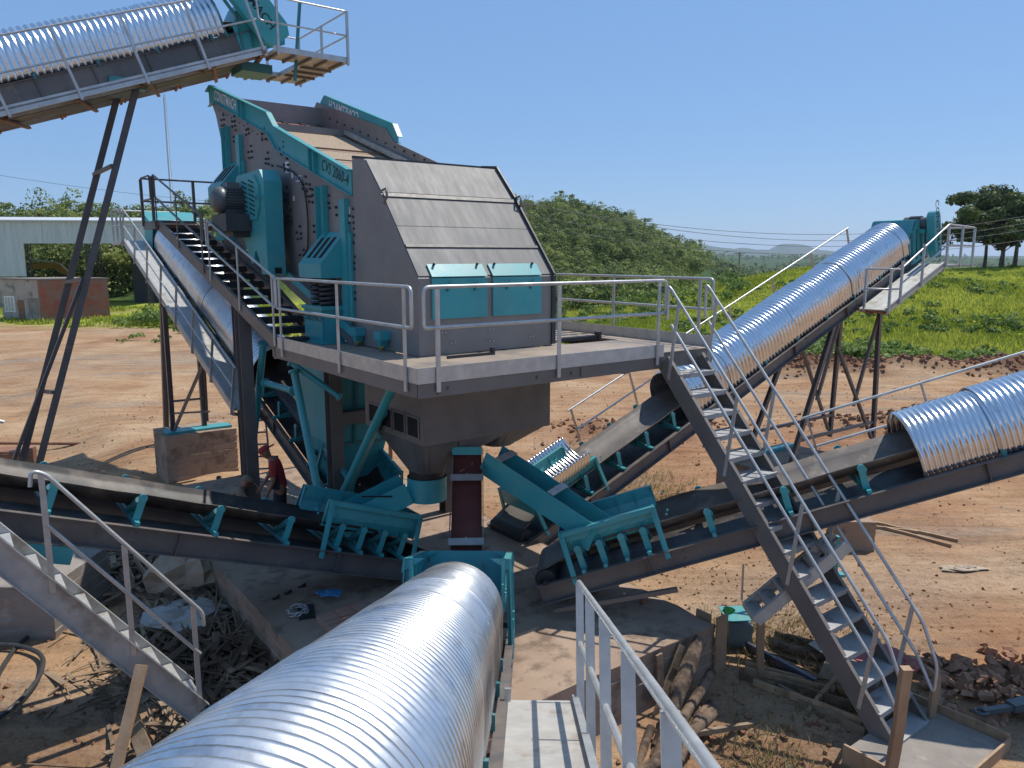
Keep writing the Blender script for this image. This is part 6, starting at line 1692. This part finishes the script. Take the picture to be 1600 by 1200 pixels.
# ------------------------------------------------------------------ people
def skinmesh(name, nodes, edges, mat, parent, sub=2, root=0):
    off = BASE[parent.name]
    me = bpy.data.meshes.new(name)
    me.from_pydata([tuple(Vector(n[0]) - off) for n in nodes], edges, [])
    o = bpy.data.objects.new(name, me); C.objects.link(o); o.parent = parent
    md = o.modifiers.new('skin', 'SKIN'); md.use_smooth_shade = True
    for i, n in enumerate(nodes):
        r = n[1]; r = (r, r) if not isinstance(r, tuple) else r
        me.skin_vertices[0].data[i].radius = r
        me.skin_vertices[0].data[i].use_root = (i == root)
    sb = o.modifiers.new('subsurf', 'SUBSURF'); sb.levels = sub; sb.render_levels = sub
    me.materials.append(M[mat])
    return o
def person(label, base, heading, J, top, cap_mat, cap_brim=1):
    """J: joints in local coordinates, x forward, y left, z up"""
    t = thing('person', label, 'person', base)
    c, s = cos(heading), sin(heading)
    T = lambda p: Vector((base[0] + p[0] * c - p[1] * s, base[1] + p[0] * s + p[1] * c, base[2] + p[2]))
    K = {k: T(v) for k, v in J.items()}
    fwd = Vector((c, s, 0)); lf = Vector((-s, c, 0))
    nodes, edges = [], []
    def add(p, r): nodes.append((p, r)); return len(nodes) - 1
    pel = add(K['pelvis'], (.125, .115)); sp = add(K['waist'], (.125, .105)); ch = add(K['chest'], (.155, .115)); nk0 = add(K['neck0'], (.075, .075)); nk = add(K['neck'], .055)
    edges += [(pel, sp), (sp, ch), (ch, nk0), (nk0, nk)]
    hd = [add(K['neck'] + (K['head'] - K['neck']) * f + fwd * dx, r) for f, dx, r in ((.45, .015, (.068, .075)), (.9, .01, (.078, .092)), (1.25, -.005, (.070, .082)), (1.5, -.01, (.035, .045)))]
    edges += [(nk, hd[0]), (hd[0], hd[1]), (hd[1], hd[2]), (hd[2], hd[3])]
    for sd_ in ('L', 'R'):
        sh = add(K['sh' + sd_], .062); el = add(K['el' + sd_], .043); wr = add(K['wr' + sd_], .029)
        edges += [(nk0, sh), (sh, el), (el, wr)]
        hip = add(K['hip' + sd_], .098); kn = add(K['kn' + sd_], .060); an = add(K['an' + sd_], .042); to = add(K['an' + sd_] + fwd * .15 - Vector((0, 0, .05)), (.030, .042))
        edges += [(pel, hip), (hip, kn), (kn, an), (an, to)]
        # palm, four fingers of different length with a bend, thumb from the side
        d = vnorm(K['wr' + sd_] - K['el' + sd_]); inn = lf * (-1 if sd_ == 'L' else 1)
        fw_ = vnorm(fwd - d * d.dot(fwd))
        pa = add(K['wr' + sd_] + d * .07, (.020, .034)); edges.append((wr, pa))
        for i, (o_, L) in enumerate(((.030, .070), (.010, .080), (-.010, .074), (-.030, .058))):
            b0 = add(K['wr' + sd_] + d * .095 + fw_ * o_, .0105); b1 = add(K['wr' + sd_] + d * (.095 + L * .55) + fw_ * o_ * 1.05 + inn * .008, .0095); b2 = add(K['wr' + sd_] + d * (.095 + L * .95) + fw_ * o_ * 1.05 + inn * .030, .0075)
            edges += [(pa, b0), (b0, b1), (b1, b2)]
        t0 = add(K['wr' + sd_] + d * .045 + fw_ * .040, .013); t1 = add(K['wr' + sd_] + d * .085 + fw_ * .060 + inn * .014, .0095); edges += [(pa, t0), (t0, t1)]
    skinmesh('body', nodes, edges, 'skin', t)
    # face: nose, ears, mouth line, eyes
    H = K['neck'] + (K['head'] - K['neck']) * .85
    hu = vnorm(K['head'] - K['neck']); hf = vnorm(fwd - hu * hu.dot(fwd))
    m = MB(); m.tube([H + hf * .088 + hu * .03, H + hf * .112 - hu * .012, H + hf * .092 - hu * .022], [.010, .016, .010], 8)
    for k in (-1, 1): m.tube([H + lf * k * .080 + hu * .02, H + lf * k * .092, H + lf * k * .082 - hu * .03], [.012, .016, .010], 8)
    m.build('nose_and_ears', 'skin', t)
    m = MB()
    for k in (-1, 1): m.tube([H + hf * .084 + lf * (k * .032 - .008) + hu * .022, H + hf * .087 + lf * (k * .032 + .008) + hu * .022], .006, 6)
    m.tube([H + hf * .085 + lf * -.022 - hu * .050, H + hf * .090 - hu * .050, H + hf * .085 + lf * .022 - hu * .050], .004, 6)
    m.build('eyes_and_mouth', 'black', t)
    # clothes over the body
    n2, e2 = [], []
    def ad(p, r): n2.append((p, r)); return len(n2) - 1
    a = ad(K['pelvis'] - (K['waist'] - K['pelvis']) * .35, (.165, .150)); b = ad(K['waist'], (.152, .132)); cc = ad(K['chest'], (.172, .132)); d0 = ad(K['neck0'], (.088, .088)); e2 += [(a, b), (b, cc), (cc, d0)]
    for sd_ in ('L', 'R'):
        s0 = ad(K['sh' + sd_], .078); s1 = ad(K['sh' + sd_] + (K['el' + sd_] - K['sh' + sd_]) * .85, .062); e2 += [(d0, s0), (s0, s1)]
    skinmesh('shirt', n2, e2, top, t)
    n2.clear(); e2 = []
    a = ad(K['pelvis'], (.152, .142)); b = ad(K['pelvis'] + (K['waist'] - K['pelvis']) * .5, (.142, .128)); e2.append((a, b))
    for sd_ in ('L', 'R'):
        h0 = ad(K['hip' + sd_], .112); h1 = ad(K['kn' + sd_], .078); h2 = ad(K['an' + sd_] + Vector((0, 0, .03)), .062); e2 += [(a, h0), (h0, h1), (h1, h2)]
    skinmesh('trousers', n2, e2, 'navycloth', t)
    m = MB()
    for sd_ in ('L', 'R'):
        q = K['an' + sd_]; m.loft([[q + fwd * (x0 * 1.0) + lf * y0 * .048 + Vector((0, 0, z0)) for x0, y0 in ((-.08, -.8), (.06, -1), (.17, -.8), (.19, 0), (.17, .8), (.06, 1), (-.08, .8))] for z0 in (-.095, -.06, -.02)], smooth=False)
    m.build('boots', 'black', t)
    m = MB()
    Hc = H + hu * .045
    rings = []
    for j in range(6):
        th = pi / 2 * j / 5
        rings.append([Hc + hu * (.078 * sin(th)) + (hf * cos(a_) * .106 + lf * sin(a_) * .092) * max(.02, cos(th) ** .7) for a_ in [2 * pi * k / 16 for k in range(16)]])
    m.loft(rings, smooth=True)
    m.prism([Hc + hf * cap_brim * .075 + lf * -.07 + hu * .004, Hc + hf * cap_brim * .185 + lf * -.045 - hu * .012, Hc + hf * cap_brim * .195 - hu * .014, Hc + hf * cap_brim * .185 + lf * .045 - hu * .012, Hc + hf * cap_brim * .075 + lf * .07 + hu * .004], hu * .008)
    m.build('cap', cap_mat, t)
    return t
st = dict(pelvis=(0, 0, .90), waist=(.02, 0, 1.05), chest=(.05, 0, 1.25), neck0=(.10, 0, 1.40), neck=(.15, 0, 1.46), head=(.22, 0, 1.57),
          shL=(.09, .18, 1.37), elL=(.10, .22, 1.10), wrL=(.20, .19, .88), shR=(.09, -.18, 1.37), elR=(.16, -.24, 1.12), wrR=(.30, -.18, .93),
          hipL=(0, .09, .87), knL=(.10, .10, .48), anL=(.03, .10, .10), hipR=(0, -.09, .87), knR=(-.02, -.10, .48), anR=(-.16, -.10, .10))
p1_ = person('man in a red and black shirt and red cap, standing head bowed by the ladder', (-4.05, 12.95, .6), radians(196), st, 'redcloth', 'redcloth', -1)
# dark front panel of the shirt
m = MB(); q = Vector((-4.05, 12.95, .6)); f = Vector((cos(radians(196)), sin(radians(196)), 0)); l_ = Vector((-f.y, f.x, 0))
for k in (-1, 1):
    m.loft([[q + f * (fx + .012 * cos(a)) * 1 + l_ * (k * .10 + .085 * sin(a) * k) + Vector((0, 0, z)) + f * (.13 * cos(a)) for a in [-.9, -.4, 0.1, .6, 1.1, 1.57]] for z, fx in ((.92, .0), (1.05, .01), (1.22, .03))], closed=False, caps=False)
o = m.build('shirt_panel', 'navycloth', p1_)
sq = dict(pelvis=(0, 0, .30), waist=(.06, 0, .44), chest=(.16, 0, .60), neck0=(.24, 0, .72), neck=(.28, 0, .77), head=(.35, 0, .87),
          shL=(.22, .17, .69), elL=(.38, .20, .50), wrL=(.52, .14, .40), shR=(.22, -.17, .69), elR=(.38, -.20, .50), wrR=(.52, -.14, .40),
          hipL=(0, .10, .28), knL=(.38, .16, .42), anL=(.20, .14, .10), hipR=(0, -.10, .28), knR=(.36, -.16, .40), anR=(.18, -.14, .10))
person('man in a tan cap crouching by the concrete block behind the black belt', (-5.15, 13.35, .6), radians(20), sq, 'tancloth', 'tancloth', 1)

# ------------------------------------------------------------------ buildings and distant things
sh = thing('shed', 'large pale corrugated shed with a wide open bay at the far left', 'shed', (-48, 86, -.5))
Y0 = 85.0
def rib_wall(x0, x1, z0, z1, name, mat, y=Y0):
    m = MB(); n = int((x1 - x0) / .25); vs = []
    for i in range(n * 2 + 1):
        x = x0 + (x1 - x0) * i / (n * 2); yy = y + (.05 if i % 2 else 0)
        vs += [(x, yy, z0), (x, yy, z1)]
    m.add(vs, [(2 * i, 2 * i + 2, 2 * i + 3, 2 * i + 1) for i in range(n * 2)])
    return m.build(name, mat, sh)
rib_wall(-75, -53.2, 3.3, 9.35, 'wall_cladding', 'shed')
rib_wall(-53.2, -39.8, 6.85, 9.15, 'wall_cladding', 'shed')
m = MB(); m.bx(-75, -54.4, Y0 + .08, Y0 + .4, -.8, 3.3); m.build('masonry_wall', 'plaster', sh)
m = MB(); m.prism([(-75.3, Y0 - .3, 9.36), (-39.5, Y0 - .3, 9.16), (-39.5, Y0 + 16, 10.2), (-75.3, Y0 + 16, 10.4)], (0, 0, .12)); m.build('roof', 'shed', sh)
m = MB(); m.bar((-75, Y0 - .05, 9.32), (-39.7, Y0 - .05, 9.12), .06, .10); m.build('gutter', 'galv', sh)
for x in (-53.0, -46.5, -40.0):
    for y in (Y0 + .4, Y0 + 15):
        m = MB()
        for dx, dy in ((-.18, -.18), (.18, -.18), (.18, .18), (-.18, .18)): m.bar((x + dx, y + dy, -.8), (x + dx, y + dy, 6.9), .06, .06)
        for k in range(12):
            z = -.6 + k * .62; s_ = 1 if k % 2 else -1
            m.bar((x - .18 * s_, y - .18, z), (x + .18 * s_, y - .18, z + .62), .04, .04); m.bar((x - .18, y - .18 * s_, z), (x - .18, y + .18 * s_, z + .62), .04, .04)
        m.build('lattice_column', 'dark', sh)
m = MB(); m.bx(-46, -39.8, Y0 + 9, Y0 + 9.2, -.8, 6.8); m.build('dark_backing', 'dark', sh)  # dark sheet added to stand for the shaded interior of the bay
ho = thing('brick_house', 'small flat-roofed hut with grey front, white window and red painted side wall', 'house', (-40.8, 68, -.5))
e1 = Vector((.80, .60, 0)); e2 = Vector((-.93, .37, 0)); c = Vector((-40.8, 66.8, -.6))
m = MB(); m.prism([c, c + e1 * 5.3, c + e1 * 5.3 - e2 * .25, c - e2 * .0], (0, 0, 4.1)) if False else m.prism([c, c + e1 * 5.3, c + e1 * 5.3 + e2 * .25, c + e2 * .25], (0, 0, 4.05)); m.build('side_wall', 'brickred', ho)
m = MB(); m.prism([c + e2 * .251, c + e2 * 5.0, c + e2 * 5.0 + e1 * .25, c + e2 * .251 + e1 * .25], (0, 0, 4.05)); m.prism([c + e2 * 4.75 + e1 * .26, c + e2 * 5 + e1 * .26, c + e2 * 5 + e1 * 5.3, c + e2 * 4.75 + e1 * 5.3], (0, 0, 4.05)); m.build('front_wall', 'plaster', ho)
m = MB(); m.prism([c - e2 * .12 - e1 * .12 + Vector((0, 0, 4.06)), c + e1 * 5.4 - e2 * .12 + Vector((0, 0, 4.06)), c + e1 * 5.4 + e2 * 5.1 + Vector((0, 0, 4.06)), c + e2 * 5.1 - e1 * .12 + Vector((0, 0, 4.06))], (0, 0, .12)); m.build('roof', 'concretegrey', ho)
def onfront(s0, s1, z0, z1, off, name, mat, par=ho):
    m = MB(); m.prism([c + e2 * s0 - e1 * off + Vector((0, 0, z0)), c + e2 * s1 - e1 * off + Vector((0, 0, z0)), c + e2 * s1 - e1 * off + Vector((0, 0, z1)), c + e2 * s0 - e1 * off + Vector((0, 0, z1))], e1 * (off + .02)); return m.build(name, mat, par)
onfront(2.1, 2.9, .1, 2.3, .03, 'door', 'rust')
wd_ = onfront(3.3, 4.6, 1.2, 2.6, .03, 'window', 'white')
for k in range(3): onfront(3.45 + .38 * k, 3.72 + .38 * k, 1.3, 2.5, .045, 'pane', 'galvdeck', wd_)
onfront(.3, 1.6, 1.0, 2.5, .03, 'shutter', 'concretegrey')
m = MB(); m.bx(-44.8, -43.9, 69.2, 70, -.5, .5); m.thing('crate', 'rust', 'dark crate standing left of the small hut', 'crate')
ex_ = thing('excavator', 'yellow excavator with lowered boom parked behind the open shed', 'excavator', (-55.7, 98.6, -.4))
m = MB(); m.prism([(-61.5, 98, 4.5), (-61.4, 98, 3.8), (-57.8, 98, 3.95), (-56.4, 98, 3.0), (-55.8, 98, 3.2), (-57.0, 98, 4.5), (-57.8, 98, 4.75)], (0, .5, 0)); m.build('boom', 'yellow', ex_)
m = MB(); m.tube([(-61, 98.2, 5.1), (-58, 98.2, 4.75)], .09, 8); m.build('ram', 'white', ex_)
m = MB(); m.bx(-57.2, -54.2, 97.6, 99.6, .6, 2.0); m.build('house', 'yellow', ex_)
m = MB(); m.bx(-57.0, -55.8, 97.4, 98.5, 1.0, 3.1); m.build('cab', 'dark', ex_)
for y in (97.5, 99.7): m = MB(); m.tube([(-57.6, y, .2), (-54, y, .2)], .45, 12); m.build('track', 'rubber', ex_)

ms = thing('lattice_mast', 'tall thin guyed lattice radio mast rising behind the woods', 'mast', (-108, 250, 4))
m = MB()
for k in range(3):
    a = 2 * pi * k / 3; m.bar((-108 + .5 * cos(a), 250 + .5 * sin(a), 3), (-108 + .35 * cos(a), 250 + .35 * sin(a), 55), .13, .13)
for k in range(46):
    z = 4 + k * 1.1; r = .5 - .15 * k / 46
    for j in range(3):
        a, b = 2 * pi * (j + k) / 3, 2 * pi * (j + k + 1) / 3
        m.bar((-108 + r * cos(a), 250 + r * sin(a), z), (-108 + r * cos(b), 250 + r * sin(b), z + 1.1), .07, .07)
m.build('lattice', 'galv', ms)
def pole(label, x, y, z1, r=.14):
    t = thing('power_pole', label, 'power pole', (x, y, gz(x, y)))
    m = MB(); m.tube([(x, y, gz(x, y) - .3), (x, y, z1)], [r, r * .75], 10); m.build('pole_shaft', 'concretegrey', t)
    m = MB(); m.bar((x - .9, y, z1 - .3), (x + .9, y, z1 - .3), .10, .12); m.build('crossarm', 'woodgrey', t)
    for k in (-.8, 0, .8): m = MB(); m.cyl((x + k, y, z1 - .24), (x + k, y, z1 - .02), .05, 8); m.build('insulator', 'white', t)
pole('concrete power pole showing above the right edge of the discharge box', 1.0, 62, 9.7)
pole('slender dark power pole standing in the valley beyond the grass', 38, 130, 6.2, .17)
m = MB(); m.tube([(4.3 + .1, 150, -3), (4.4, 150, 4.0)], .05, 6)
def wire(label, a, b, sag, r=.022):
    m = MB(); A, B = Vector(a), Vector(b); pts = []
    for i in range(25):
        t = i / 24; p = A + (B - A) * t; p.z -= sag * 4 * t * (1 - t); pts.append(p)
    m.tube(pts, r, 5); return m.thing('power_line', 'dark', label, 'cable')
wire('highest power line crossing the valley to the right edge', (1.0, 62, 9.6), (52, 78, 9.6), 2.2)
wire('second power line from the top, crossing the valley to the right edge', (1.8, 62, 9.5), (52, 77, 9.0), 2.4)
wire('third power line from the top, crossing the valley to the right edge', (.2, 62, 8.9), (52, 76, 8.4), 2.3)
wire('lowest power line crossing the valley to the right edge', (1, 62, 8.0), (52, 74, 7.6), 2.2)
wire('faint power line crossing the sky at the far left', (-70, 95, 16.5), (-20, 110, 12), 1.2)

# ------------------------------------------------------------------ haze
m = MB(); m.bx(-14000, 14000, -400, 14000, -60, 175)
hz = m.build('haze', 'white')
hm = bpy.data.materials.new('haze_air'); hm.use_nodes = True
n = hm.node_tree; n.nodes.remove(n.nodes['Principled BSDF'])
pv = n.nodes.new('ShaderNodeVolumePrincipled'); pv.inputs['Color'].default_value = (.72, .84, 1.0, 1); pv.inputs['Density'].default_value = 0.00010; pv.inputs['Anisotropy'].default_value = 0.3
n.links.new(pv.outputs[0], n.nodes['Material Output'].inputs['Volume'])
hz.data.materials.clear(); hz.data.materials.append(hm)
tag(hz, kind='stuff')
